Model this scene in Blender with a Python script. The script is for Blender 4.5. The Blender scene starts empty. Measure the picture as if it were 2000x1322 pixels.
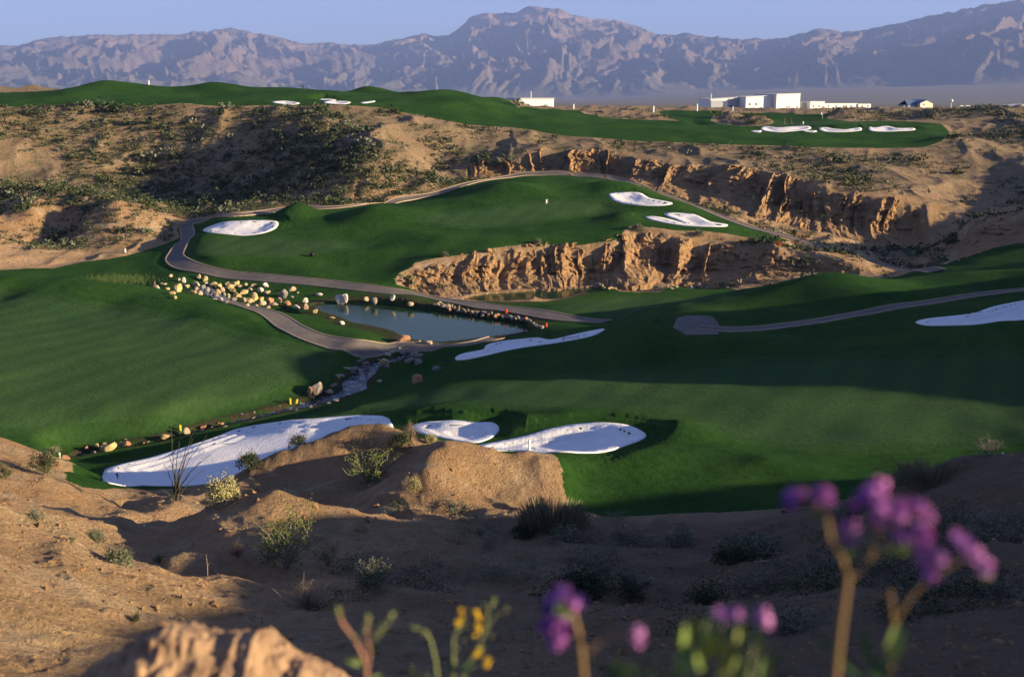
import bpy, bmesh, math, random, time
import numpy as np
from mathutils import Vector
from mathutils.geometry import delaunay_2d_cdt
T0 = time.time()
sc = bpy.context.scene
# ------------------------------------------------------------------ camera
F = 2000.0                      # focal length in photo pixels (36 mm lens on 36 mm sensor)
TH = math.atan(461 / F)
ST, CT = math.sin(TH), math.cos(TH)
cam_d = bpy.data.cameras.new('camera')
cam_d.lens = 36; cam_d.sensor_width = 36
cam_d.clip_start = 0.1; cam_d.clip_end = 90000
cam_d.dof.use_dof = True; cam_d.dof.focus_distance = 75; cam_d.dof.aperture_fstop = 1.4
cam = bpy.data.objects.new('camera', cam_d)
cam.location = (0, 0, 0); cam.rotation_euler = (math.pi / 2 - TH, 0, 0)
sc.collection.objects.link(cam); sc.camera = cam
# ------------------------------------------------------------------ sky, sun, exposure
SUN_EL = math.radians(12.0)
SUN_BACK = math.radians(12.0)   # sun stands to the right and a little behind the camera
sunv = Vector((math.cos(SUN_BACK) * math.cos(SUN_EL), -math.sin(SUN_BACK) * math.cos(SUN_EL), math.sin(SUN_EL)))
world = bpy.data.worlds.new('World'); sc.world = world; world.use_nodes = True
wn = world.node_tree.nodes; wl = world.node_tree.links
wn.clear()
sky = wn.new('ShaderNodeTexSky'); sky.sky_type = 'NISHITA'; sky.sun_disc = False
sky.sun_elevation = SUN_EL
sky.sun_rotation = math.atan2(sunv.x, sunv.y)
sky.altitude = 500; sky.air_density = 1.0; sky.dust_density = 0.4; sky.ozone_density = 2.5
bg = wn.new('ShaderNodeBackground'); bg.inputs[1].default_value = 0.05
wo = wn.new('ShaderNodeOutputWorld')
tint = wn.new('ShaderNodeMix'); tint.data_type = 'RGBA'; tint.blend_type = 'MULTIPLY'; tint.inputs[0].default_value = 1
tint.inputs[7].default_value = (.59, .60, .845, 1)      # slide film leans to violet
wl.new(sky.outputs[0], tint.inputs[6]); wl.new(tint.outputs[2], bg.inputs[0]); wl.new(bg.outputs[0], wo.inputs[0])
sun_d = bpy.data.lights.new('sun', 'SUN'); sun_d.energy = 5.0; sun_d.angle = math.radians(0.6)
sun_d.color = (1.0, 0.80, 0.50)
sun = bpy.data.objects.new('sun', sun_d); sc.collection.objects.link(sun)
sun.rotation_euler = sunv.to_track_quat('Z', 'Y').to_euler()
sc.view_settings.view_transform = 'Standard'; sc.view_settings.look = 'None'
sc.view_settings.exposure = 2.08; sc.view_settings.gamma = 1.0
sc.view_settings.use_curve_mapping = False
sc.cycles.max_bounces = 4; sc.cycles.diffuse_bounces = 1; sc.cycles.glossy_bounces = 2
sc.cycles.transmission_bounces = 2; sc.cycles.volume_bounces = 0; sc.cycles.transparent_max_bounces = 4
sc.cycles.use_denoising = True

HAZE = 5.4e-5                   # density of the air box
# ------------------------------------------------------------------ helpers
def slope(py):
    yc = (661 - np.asarray(py, float)) / F
    return (-ST + CT * yc) / (CT + ST * yc)
def kx(px, py):
    yc = (661 - np.asarray(py, float)) / F
    return ((np.asarray(px, float) - 1000) / F) / (CT + ST * yc)
def at(px, py, Y):              # the place seen at (px, py) of the 2000 px wide photo, Y metres ahead
    return np.array([kx(px, py) * Y, Y, slope(py) * Y])
def atz(px, py, z):
    return at(px, py, z / slope(py))

def _hash(ix, iy, seed):
    h = (ix.astype(np.int64) * 374761393 + iy.astype(np.int64) * 668265263 + seed * 974634777) & 0xffffffff
    h = ((h ^ (h >> 13)) * 1274126177) & 0xffffffff
    h = (h ^ (h >> 16)) & 0xffffffff
    return h.astype(np.float32) / 4294967296.0
def vnoise(x, y, seed=0):       # value noise in -1..1
    x = np.asarray(x, np.float64); y = np.asarray(y, np.float64)
    ix = np.floor(x); iy = np.floor(y)
    fx = (x - ix).astype(np.float32); fy = (y - iy).astype(np.float32)
    ix = ix.astype(np.int64); iy = iy.astype(np.int64)
    fx = fx * fx * fx * (fx * (fx * 6 - 15) + 10); fy = fy * fy * fy * (fy * (fy * 6 - 15) + 10)
    a = _hash(ix, iy, seed); b = _hash(ix + 1, iy, seed)
    c = _hash(ix, iy + 1, seed); d = _hash(ix + 1, iy + 1, seed)
    return ((a + (b - a) * fx) * (1 - fy) + (c + (d - c) * fx) * fy) * 2 - 1
def fbm(x, y, oct=4, seed=0, gain=0.5):
    s = 0; a = 1; t = 0
    for o in range(oct):
        ca, sa = math.cos(o * 1.1 + .4), math.sin(o * 1.1 + .4)
        k = 2.03 ** o
        s = s + a * vnoise((x * ca - y * sa) * k + 17.3 * o, (x * sa + y * ca) * k - 9.1 * o, seed + o)
        t += a; a *= gain
    return s / t
def ridged(x, y, oct=4, seed=0, gain=0.5):
    s = 0; a = 1; t = 0; w = 1
    for o in range(oct):
        ca, sa = math.cos(o * .9 + .3), math.sin(o * .9 + .3)
        k = 2.07 ** o
        n = 1 - np.abs(vnoise((x * ca - y * sa) * k + 11.7 * o, (x * sa + y * ca) * k + 5.3 * o, seed + o))
        n = n * n * w
        w = np.clip(n * 1.6, 0, 1)
        s = s + a * n; t += a; a *= gain
    return s / t
def sstep(a, b, x):
    t = np.clip((x - a) / (b - a), 0, 1)
    return t * t * (3 - 2 * t)
def catmull(P, n=6, closed=False):
    P = [np.array(p, float) for p in P]
    out = []; N = len(P)
    rng = range(N) if closed else range(N - 1)
    for i in rng:
        if closed: p0, p1, p2, p3 = P[i - 1], P[i], P[(i + 1) % N], P[(i + 2) % N]
        else: p0, p1, p2, p3 = P[max(i - 1, 0)], P[i], P[i + 1], P[min(i + 2, N - 1)]
        for k in range(n):
            t = k / n
            out.append(.5 * ((2 * p1) + (-p0 + p2) * t + (2 * p0 - 5 * p1 + 4 * p2 - p3) * t * t + (-p0 + 3 * p1 - 3 * p2 + p3) * t ** 3))
    if not closed: out.append(P[-1])
    return np.array(out)
def seg_dist(x, y, P, closed=True):   # unsigned distance to polyline
    d2 = np.full(x.shape, 1e18)
    n = len(P)
    for i in range(n if closed else n - 1):
        ax, ay = P[i][0], P[i][1]; bx, by = P[(i + 1) % n][0], P[(i + 1) % n][1]
        dx, dy = bx - ax, by - ay
        L = dx * dx + dy * dy + 1e-12
        t = np.clip(((x - ax) * dx + (y - ay) * dy) / L, 0, 1)
        q = (x - ax - t * dx) ** 2 + (y - ay - t * dy) ** 2
        np.minimum(d2, q, out=d2)
    return np.sqrt(d2)
def inside(x, y, P):
    c = np.zeros(x.shape, bool); n = len(P)
    for i in range(n):
        ax, ay = P[i][0], P[i][1]; bx, by = P[(i + 1) % n][0], P[(i + 1) % n][1]
        if ay == by: continue
        m = ((ay > y) != (by > y)) & (x < (bx - ax) * (y - ay) / (by - ay) + ax)
        c ^= m
    return c
def sdist(x, y, P, pad=12.0):   # signed distance, + inside, clamped to -pad outside the box
    out = np.full(x.shape, -pad)
    P = np.asarray(P)
    m = (x > P[:, 0].min() - pad) & (x < P[:, 0].max() + pad) & (y > P[:, 1].min() - pad) & (y < P[:, 1].max() + pad)
    if m.any():
        xs, ys = x[m], y[m]
        d = seg_dist(xs, ys, P); i = inside(xs, ys, P)
        out[m] = np.where(i, d, -d)
    return out

# ------------------------------------------------------------------ the lie of the land: estimated heights
# z lines: px py z ; d lines: px py distance ; p lines: x y z (metres), incl. unseen ridges at right shaped to throw shadows
CPZ = '''
# left mound crest and its foot
0 545 -22.6; 60 540 -22.5; 150 543 -22.8; 250 555 -23.2; 330 575 -23.7; 400 592 -24.1; 470 615 -24.6; 560 648 -25.05; 640 682 -25.5
0 580 -24.5; 200 602 -24.9; 330 628 -25.2; 480 665 -25.5
# feet of the brown hills
0 522 -24.8; 100 520 -24.9; 200 512 -24.6; 300 482 -23.8; 345 465 -23
# lower pond banks and bed
480 596 -25.6; 560 610 -26.4; 640 612 -26.4; 720 622 -26.6; 800 640 -27; 900 640 -27; 1000 650 -26.6; 850 600 -25.8; 960 612 -25.7; 1060 640 -25.6
620 600 -26.2; 700 590 -26.0; 640 655 -25.5; 720 668 -25.6; 780 682 -25.5; 860 682 -25.4; 940 675 -25.3; 1040 668 -25.1
# upper pond
900 583 -26.3; 1000 580 -26.9; 1150 572 -26.8; 1300 562 -26.6; 1400 560 -26.2; 1000 594 -25.9; 1120 580 -25.9; 1250 576 -25.8; 1400 572 -25.4; 1500 560 -25.2
# far fairway between the ponds and the dark mound
1100 600 -25.4; 1200 605 -25.2; 1300 590 -25.2; 1200 625 -25.3; 1400 580 -24.9; 1480 566 -24.7; 1060 612 -25.4; 1150 628 -25.3
# path round the plateau
330 500 -23.8; 345 520 -24.3; 400 536 -24.6; 500 545 -24.8; 600 552 -24.9; 700 563 -25.1; 800 578 -25.3; 920 595 -25.5; 365 470 -22.9; 350 445 -22
# marsh and banks left
250 560 -25.6; 200 545 -25.6; 150 545 -25.6; 300 545 -25.4; 100 535 -25.4; 250 520 -24.8; 400 560 -25.6; 460 575 -26.0
# rock cascade
330 560 -24.9; 350 545 -24.8; 520 600 -26.0; 600 575 -25.8; 550 570 -25.6
# lower left path
210 562 -25.5; 300 572 -25.4; 440 590 -25.1; 500 600 -25.1; 560 625 -25.2; 620 655 -25.3; 680 670 -25.4; 750 681 -25.4
600 640 -25.3; 680 650 -25.4; 560 612 -25.3
# left fairway
0 620 -24.8; 0 700 -25.3; 200 700 -25.6; 400 680 -25.7; 500 700 -26.0; 0 800 -26.2; 200 800 -26.6; 400 780 -26.7; 540 740 -26.6; 0 850 -26.9; 100 862 -27.5
620 700 -26.3; 650 690 -26.2; 600 760 -27.1; 330 830 -27.6
# creek
760 698 -26.8; 700 730 -27.2; 690 755 -27.5; 620 783 -27.8; 540 803 -28; 430 828 -28.3; 330 855 -28.6; 240 872 -28.8; 160 888 -28.9
820 700 -26.3; 860 720 -26.3; 740 770 -27.0; 760 740 -26.8
# strip between creek and bunkers
600 815 -26.3; 450 850 -26.6; 300 895 -26.7; 180 905 -26.8; 150 930 -26.5; 700 805 -26.0
'''
CPD = '''
# brown hills at left behind the marsh
215 392 184; 180 402 187.5; 105 446 185; 45 492 176; 180 438 180; 140 478 173; 255 470 175; 110 374 196; 60 380 196; 0 356 205; 30 362 203; 300 440 181; 250 455 177; 20 465 172; 50 420 185;  0 420 188; 170 385 192; 30 400 188; 335 445 183
# valley behind them
300 405 212; 200 385 224; 400 412 202; 100 365 232; 0 345 236; 450 409 192
# bluff slope left
0 210 262; 150 210 262; 350 209 262; 500 208 262; 620 206 262; 700 207 262
0 250 252; 150 250 256; 300 250 257; 450 250 254; 600 250 243; 720 250 232
0 300 240; 150 300 247; 300 300 251; 450 300 246; 600 300 227; 720 300 208; 820 290 222
200 350 238; 330 360 238; 450 360 229; 600 350 210; 720 350 198; 800 345 206; 550 395 196; 650 390 194; 740 380 195
840 250 248; 880 300 238; 850 340 222; 800 370 206; 960 270 246
860 320 232
# mesa edge
760 212 264; 800 221 262; 900 241 257; 1000 250 254; 1100 263 250; 1200 271 246; 1300 277 243; 1400 282 240; 1500 284 238; 1600 288 235; 1700 289 235; 1780 288 236; 1850 268 243
# bench between the mesa edge and the cliff
1000 285 240; 1100 275 243; 1250 295 236; 1400 305 230; 1550 315 222; 1650 340 212; 1750 330 216; 1850 330 218; 1950 300 228; 1800 370 199; 1700 310 225; 1960 360 210; 1900 400 196
# far cliff crest
930 307 231; 1000 301 231; 1060 291 231; 1130 286 231; 1190 292 230; 1240 304 226; 1290 316 222; 1350 320 219; 1420 320 216; 1500 332 209; 1560 350 201; 1600 365 195; 1650 373 192; 1700 376 190; 1760 386 188; 1810 400 188
# far cliff toe
900 352 216; 1000 345 222; 1060 342 223; 1130 344 222; 1200 352 218; 1280 366 209; 1350 388 200; 1420 412 190; 1500 440 181; 1560 460 176; 1640 482 170; 1700 490 170; 1790 495 170; 1860 490 170
# path right side of the plateau
740 398 193; 800 391 197; 870 376 203; 930 360 209; 990 349 214; 1050 343 217; 1100 344 216; 1160 349 213; 1230 360 207; 1290 375 200; 1350 395 192; 1420 420 182; 1480 440 176; 1540 458 170; 1600 478 165; 1660 497 160; 1740 518 154; 1800 528 151
1820 515 158; 1850 480 168; 1870 450 178
# plateau back rim, mound behind the green
555 407 184; 600 403 184; 680 400 187; 740 396 187; 850 388 190; 950 362 197; 1000 352 201; 1060 349 203; 1130 350 203; 1200 358 200; 1240 366 196
470 413 182; 420 423 180; 560 425 181
# green
820 412 177; 830 430 172; 950 400 180; 950 430 172; 1070 412 177; 1070 392 182; 1180 400 180; 1180 425 174; 1000 375 187; 1130 372 189; 1200 385 184
# left bunker of the plateau
400 452 170; 470 460 168; 470 434 173.5; 540 437 173; 560 450 169
# plateau front slopes
480 480 162; 400 480 163; 380 500 157; 450 505 156; 600 470 164; 600 497 158; 600 520 151; 700 460 166; 700 490 160; 700 520 152; 780 450 167; 850 470 160; 780 490 158; 760 530 148; 900 480 157; 1000 460 161; 1100 455 163; 1180 455 162; 1210 440 166
400 520 152.5; 500 530 149.5
# right plateau bunkers
1190 380 184; 1250 378 186; 1310 400 178; 1240 398 179; 1270 425 172; 1340 440 168; 1330 418 174; 1410 438 169; 1300 410 176; 1450 455 166; 1500 468 162
# near cliff crest
778 546 143; 830 517 148; 900 497 152; 960 483 154; 1050 472 157; 1130 474 157; 1190 470 157; 1240 447 162; 1290 447 162; 1350 460 160; 1420 465 159; 1480 480 156; 1530 495 153; 1590 503 151; 1650 522 147
# near cliff toe
785 556 142; 840 578 139.5; 900 583 138.5; 1000 574 140; 1100 567 141.5; 1200 558 143; 1300 553 144; 1450 545 145.5; 1550 540 145; 1650 540 144; 1750 540 142
# right grass runway and shaded bank
1700 545 137; 1800 527 141; 1900 505 144; 2000 480 146; 2050 470 146; 1620 552 136; 1800 548 130; 1950 530 128; 2000 515 129
1880 495 152; 1890 455 158; 1900 425 161; 1960 415 158; 2050 400 155
# dark mound with striped slope
1250 606 119; 1320 592 119; 1400 575 120; 1480 562 120; 1550 550 120; 1610 543 120; 1700 551 117; 1780 556 116; 1900 545 116; 2000 530 116
1500 600 109; 1600 580 111; 1700 590 107; 1450 610 107; 1350 612 107
1190 634 114; 1120 643 111
# pad and right path
1325 640 100; 1320 622 104; 1400 625 103; 1400 645 99; 1500 643 99; 1600 628 101; 1700 611 103.5; 1800 593 106; 1900 578 107.5; 2000 564 109
# right bunker
1790 628 94; 1900 628 92; 2000 618 91; 1900 606 98; 2000 590 100; 2000 632 89
# dark fairway slope
900 690 104; 1000 668 106; 1100 655 106; 1180 645 106; 1250 630 107; 900 702 100; 1040 690 99; 1180 660 102
1300 655 96; 1500 665 94; 1700 655 92; 1900 650 88; 900 740 92; 1100 720 92; 1300 710 91; 1500 700 88; 1700 695 86; 2000 680 82
800 780 87; 1000 770 85; 1200 760 84; 1500 745 83.5; 1800 730 82; 2000 720 82
# lit near fairway
700 795 85; 850 800 80; 1000 805 78; 1200 800 77; 1400 800 76; 1700 790 75; 2000 780 74.5; 1400 850 67; 1700 850 66; 2000 840 65.5; 1500 885 63; 1700 900 61.5; 1900 880 63; 2000 870 63.2
1330 868 64.5; 1200 822 72.5; 1060 825 72.5; 900 815 76; 
# near bunkers
205 940 66; 330 945 65; 460 935 66; 240 910 70.5; 400 868 76; 550 835 80; 700 817 82; 500 890 73; 650 845 77
840 828 76; 960 828 76; 975 842 73.5; 900 862 70; 
1000 872 67.5; 1100 836 71.5; 1180 832 71.5; 1262 850 68; 1200 878 64.5; 1050 885 65
# near front slope
1300 884 62.5; 1500 893 60; 1100 884 61.5; 1120 930 58; 1300 930 59; 1500 935 58; 1700 940 57; 1120 985 55; 1250 1000 54; 1500 990 53; 1700 975 52
# foreground brown ridges
1095 900 58; 1095 960 55.5; 1040 890 58.5; 960 882 58; 885 854 56.5; 858 872 55.6; 850 892 54; 838 925 52; 862 965 50; 905 900 55; 960 930 55; 1040 960 54.5; 925 955 53.5
740 824 61; 700 828 61; 790 837 60; 828 856 59.5; 660 850 60; 600 880 59; 540 900 58.5; 480 925 58; 460 945 57.5
822 872 58.6; 780 905 57; 735 945 54.8; 680 980 52; 630 998 50; 700 900 58; 640 940 55.5; 790 960 50.5; 740 1000 47.5; 560 955 56; 600 920 57.5; 880 1000 48
540 953 38.5; 500 966 38.6; 480 975 39; 420 992 39; 330 1022 39; 270 1050 39; 600 985 40.5; 640 998 41.5; 700 1008 42; 800 1018 42; 900 1025 42; 1000 1010 46
540 1010 35.5; 420 1040 35.5; 620 1040 36; 300 1080 35; 500 1085 31; 
380 975 52; 300 990 52; 200 965 54; 300 960 60; 140 940 60
# left ridges
0 852 62; 60 876 61.5; 130 905 61; 145 925 58; 70 925 54; 0 900 54; 0 930 46; 60 930 47; 110 970 46; 240 1010 42; 190 1000 44; 60 985 40; 0 965 42
0 985 25.2; 60 1000 25.6; 130 1032 25.6; 200 1065 25.6; 300 1112 25.5; 380 1145 24.5; 440 1172 24; 520 1196 23
330 1078 30; 250 1060 34; 150 1020 36; 430 1120 27.5; 560 1150 26.5
0 1060 18.8; 150 1120 19.4; 300 1180 20.5; 430 1215 21.2; 0 1150 15.0; 200 1220 16.4; 100 1250 13.9; 350 1260 16.8; 0 1300 11.8
0 1012 31; 130 1062 31; 300 1142 30; 430 1202 28; 540 988 44; 420 1022 44; 640 1022 46; 330 1048 43; 740 852 66; 660 872 65; 600 902 64; 892 886 61.5; 960 906 62; 560 1240 18
# dark foreground
700 1070 33; 700 1150 25.5; 700 1250 17.5; 850 1060 36; 1000 1070 36; 1000 1150 27; 1000 1250 17.5; 1250 1040 42; 1250 1100 33; 1250 1200 22; 1250 1300 13; 
1500 1020 44; 1500 1080 36; 1500 1160 26; 1500 1260 15; 1700 990 45; 1750 1050 33; 1750 1150 22; 1750 1250 14; 2000 1250 11
1650 985 44; 1760 945 42; 1850 912 40; 1920 897 39; 1990 888 38; 2060 870 37; 1900 960 33; 2000 1000 27; 2000 1100 19
# upper mesa: left hills
60 183 300; 140 176 305; 180 166 305; 230 163 305; 290 168 310; 340 172 310; 410 165 305; 440 168 305; 500 173 305; 550 171 305; 600 180 310; 640 187 320; 700 188 320; 760 185 310; 830 179 300; 880 177 300; 930 187 305; 960 195 310
0 188 300; 200 192 280; 400 195 280; 600 195 280; 0 200 268; 300 203 267; 560 201 268; 700 201 270; 850 205 275; 800 195 285
1000 208 320; 1050 213 330; 1130 222 320; 1200 235 290; 1000 230 275; 1100 245 268; 1300 245 275; 1400 258 262; 1500 262 258; 1700 262 258; 1800 262 256
1350 232 300; 1300 218 340; 1400 215 350; 1480 220 345; 1540 215 350; 1570 236 288; 1650 240 284; 1500 243 280; 1750 240 284; 1430 243 284; 1600 222 330
1530 248 272; 1640 249 272; 1740 248 272; 1530 257 264; 1640 258 264; 1740 257 264
# dark bluff at the right end of the mesa
1800 240 285; 1780 232 300; 1850 219 300; 1900 212 300; 1940 210 298; 2000 215 296; 1900 260 265; 1960 260 262; 2050 230 290; 2050 300 235
# buildings bench
1050 213 480; 1200 211 480; 1400 214 480; 1600 214 480; 1800 213 480; 2000 213 480; 700 200 480; 300 195 480; 0 190 480; 1000 211 420; 1300 212 420; 1600 214 420; 1900 214 420
'''
CPP = '''
0 0 -1.9; 2 2 -2.6; -2 2 -2.6; 0 3.2 -3.1; 4 4 -4.2; -4 4 -3.6; 0 7 -5.2; 3 8 -5.6; 5 1 -2.6; -5 1 -2.4; 0 -4 -1; 6 -6 -0.5; -6 -6 -1; 0 -15 0; 0 -60 2; 15 -20 1
33 -12 4; 33 -4 2.6; 33 2 1.3; 33 7 -0.1; 33 10.5 -1.7; 33 14 -3.3; 33 18 -4.4; 31 24 -5.4; 29 30 -8; 25 35 -11
15 0 -1.5; 15 8 -5; 20 16 -7.5; 24 24 -9.5; 48 8 -2; 48 26 -8; 44 38 -12
62 36 -8.5; 62 43 -10; 62 46.5 -11.6; 62 51 -14.5; 62 57 -17.5; 62 64 -19.5; 50 66 -20.5; 64 69 -19
66 74 -12; 62 79 -9; 66 86 -6.5; 74 94 -9; 80 104 -13; 90 76 -5; 95 92 -9; 54 84 -16.5; 56 96 -17.5; 52 74 -18.5; 70 120 -18.5; 85 130 -18; 100 115 -15
100 150 -16; 110 180 -13; 130 220 -8; 150 260 -4; 180 300 -2; 120 40 -8; 90 55 -12; 110 50 -11; 76 60 -16; 120 0 0; 200 100 -2; 250 200 0; 300 0 2
-60 100 -24; -70 60 -20; -50 40 -14; -40 20 -8; -30 5 -5; -100 150 -22; -130 200 -14; -160 250 -4; -200 300 3; -200 100 -10; -200 0 -4
0 700 -6; 200 700 -6; -200 700 -4; 500 700 -4; -500 700 -4; 0 1300 -8; 400 1300 -8; -400 1300 -8; 1000 1300 -6; -1000 1300 -6; 0 2500 -6; 1500 2500 -6; -1500 2500 -6
300 350 -4; 400 480 -4; -300 400 0; 600 0 0; -600 0 0; 0 -600 0; 0 -2500 0; 2500 0 0; -2500 0 0
'''
def _rows(s):
    for ln in s.strip().splitlines():
        if ln.startswith('#'): continue
        for t in ln.split(';'):
            t = t.split()
            if t: yield [float(v) for v in t]
ctrl = [atz(*r) for r in _rows(CPZ)] + [at(*r) for r in _rows(CPD)] + [np.array(r) for r in _rows(CPP)]
ctrl = np.array(ctrl)
def _uv(x, y):
    r = np.sqrt(x * x + y * y + 6.0)
    return np.arctan2(x, y), np.log(r)
cu, cv = _uv(ctrl[:, 0], ctrl[:, 1])
RC = 0.012
def _kern(du, dv):
    return -np.sqrt(du * du + dv * dv + RC * RC)
def _fit():
    n = len(cu)
    A = np.zeros((n + 3, n + 3))
    A[:n, :n] = _kern(cu[:, None] - cu[None], cv[:, None] - cv[None])
    A[:n, :n] += np.eye(n) * 0.002
    A[:n, n] = 1; A[:n, n + 1] = cu; A[:n, n + 2] = cv
    A[n:, :n] = A[:n, n:].T
    b = np.zeros(n + 3); b[:n] = ctrl[:, 2]
    return np.linalg.solve(A, b)
W = _fit()
def H0(x, y):
    x = np.asarray(x, float); y = np.asarray(y, float)
    sh = x.shape; x = x.ravel(); y = y.ravel()
    u, v = _uv(x, y); n = len(cu)
    out = np.empty(len(x))
    c32u, c32v, w32 = cu.astype(np.float32), cv.astype(np.float32), W[:n].astype(np.float32)
    for i in range(0, len(x), 20000):
        a = u[i:i + 20000].astype(np.float32)[:, None] - c32u[None]; b = v[i:i + 20000].astype(np.float32)[:, None] - c32v[None]
        a *= a; b *= b; a += b; a += RC * RC; np.sqrt(a, out=a)
        out[i:i + 20000] = -(a @ w32)
    out += W[n] + W[n + 1] * u + W[n + 2] * v
    # the far plain: level out, then rise towards the mountains
    r = np.exp(v)
    k = sstep(1500, 2600, r)
    out = out * (1 - k) + (-6) * k
    out = out + np.maximum(0, r - 3000) * np.interp(u, np.radians([-30, 4, 14, 30]), [.004, .005, .017, .025]) * sstep(3000, 9000, r)
    return out.reshape(sh)
def hit(px, py, d0, d1, n=160):    # where the sight line meets the land between two distances
    px = np.atleast_1d(np.asarray(px, float)); py = np.atleast_1d(np.asarray(py, float))
    ds = np.geomspace(d0, d1, n)
    X = kx(px, py)[:, None] * ds[None]; Y = np.broadcast_to(ds[None], X.shape)
    Z = slope(py)[:, None] * ds[None]
    D = Z - H0(X, Y)
    out = []
    for i in range(len(px)):
        s = np.where((D[i, :-1] > 0) & (D[i, 1:] <= 0))[0]
        if len(s):
            j = s[0]; t = D[i, j] / (D[i, j] - D[i, j + 1]); d = ds[j] + t * (ds[j + 1] - ds[j])
        else:
            d = ds[np.argmin(np.abs(D[i]))]
        out.append([kx(px[i], py[i]) * d, d, slope(py[i]) * d])
    return np.array(out)
def P2(s):
    return np.array([[float(v) for v in t.split()] for t in s.replace('\n', ';').split(';') if t.strip()])
print('setup', round(time.time() - T0, 1), 'ctrl', len(cu))

# ------------------------------------------------------------------ outlines of turf, sand, water and paths
def outline(s, d0, d1, n=0, closed=True):       # "px py" meets the land between d0 and d1; "px py d" sits d metres away
    rows = [[float(v) for v in t.split()] for t in s.replace('\n', ';').split(';') if t.strip()]
    P = []
    for r in rows:
        if len(r) == 3: P.append(at(*r)[:2])
        else: P.append(hit(r[0], r[1], d0, d1)[0][:2])
    return catmull(P, n, closed) if n else np.array(P)
valley_turf = np.vstack([
    outline('''-60 545 140; -60 530 158; 0 527; 52 524; 105 524; 157 512; 210 506; 245 500; 297 485; 336 471; 352 463''', 128, 190),
    outline('''345 449; 352 437; 385 429; 455 418; 520 411; 560 407; 600 406; 640 406; 680 402; 730 398; 790 389; 845 380; 897 365; 950 353; 1002 345
    1055 341; 1125 343; 1195 351; 1247 366; 1300 383; 1375 412; 1440 437; 1500 456; 1542 470; 1504 474; 1480 468; 1424 457; 1372 451; 1320 450
    1260 443; 1232 441; 1220 450; 1212 464; 1195 471; 1125 479; 1072 477; 1020 478; 967 484; 915 496; 852 504; 810 513; 804 522; 782 531; 771 546''', 135, 235),
    outline('''775 555; 827 571; 866 583; 890 587; 950 588; 1065 589; 1125 577; 1160 567; 1212 569; 1288 570; 1360 559; 1424 562; 1488 567; 1560 552 142; 1650 548 141
    1740 545 141''', 126, 150),
    outline('''1800 526; 1856 512; 1920 490; 2000 474; 2090 462''', 125, 160),
    np.array([[110, 135], [100, 110], [70, 98], [60, 84], [48, 74], [46, 64]]),
    outline('''2000 885 61; 1800 925 55; 1700 960 51; 1550 990; 1420 1000; 1300 1003; 1180 1008; 1150 1000; 1112 985; 1100 960; 1098 930; 1092 905
    1080 889 60.5; 1040 884 62; 1000 885 62; 960 885 62; 930 875 64; 870 862 65; 780 852 66; 700 865 65; 600 900 63; 500 935 61.5''', 48, 64),
    outline('''440 950; 400 951; 320 957; 200 956; 160 951; 130 941; 127 922; 146 901; 116 892; 80 876; 50 866; 0 850; -60 835''', 50, 72),
    np.array([[-70, 70], [-90, 120]])])
mesa_turf = np.vstack([
    outline('''-60 208 262; 0 209; 250 208; 500 206; 600 206; 700 207; 740 210; 800 222; 870 236; 950 246; 1040 254; 1100 265; 1200 272; 1300 277; 1400 282
    1500 284; 1600 288; 1700 289; 1780 289; 1808 287; 1840 276; 1856 266''', 222, 285),
    outline('''1853 256; 1839 242 280; 1789 238 288; 1721 236; 1660 238; 1615 232; 1628 222; 1572 224; 1504 220; 1442 221; 1400 216; 1355 216; 1300 216; 1278 220; 1300 227; 1327 237
    1292 235; 1230 233; 1180 230; 1130 220; 1080 212; 1012 211; 985 205 330; 930 190 330; 870 180 325; 800 182 330; 700 190 335; 600 184 335; 500 174 335; 400 165 335; 230 163 340
    140 176 335; 60 184 322; -60 186 320''', 255, 420)])
mesa_mound = outline('1388 236; 1392 225; 1415 221; 1440 228; 1470 227; 1512 240; 1500 246; 1450 247; 1400 240', 260, 320)
fair_left = outline('''-60 565; 0 573; 60 583; 150 591; 230 600; 310 612; 400 640; 480 659; 560 673; 620 683; 643 700; 636 716; 600 735; 580 752; 540 770; 470 790
350 810; 200 830; 0 845; -60 845''', 70, 140, 2)
green = outline('824 431; 831 421; 915 411; 1002 400; 1072 392; 1130 390; 1195 396; 1214 405; 1142 418; 1020 435; 915 442; 845 438', 160, 200, 3)
fair_far = outline('1085 602; 1150 587; 1300 579; 1440 572; 1400 588; 1250 610; 1190 622; 1120 613', 105, 150, 3)
fair_near = outline('''620 812; 760 798; 1000 803; 1200 806; 1330 822; 1400 850; 1500 868; 1700 880; 1950 860; 2100 830; 2100 700; 1900 690; 1500 700; 1200 722; 1000 748; 800 775''', 58, 100, 2)
fair_top = outline('400 478; 480 462; 620 470; 720 480; 640 500; 520 508; 400 500', 150, 175, 3)
green_mesa = outline('1400 240; 1560 238; 1700 242; 1700 247; 1600 247; 1480 249', 262, 300, 2)
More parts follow.
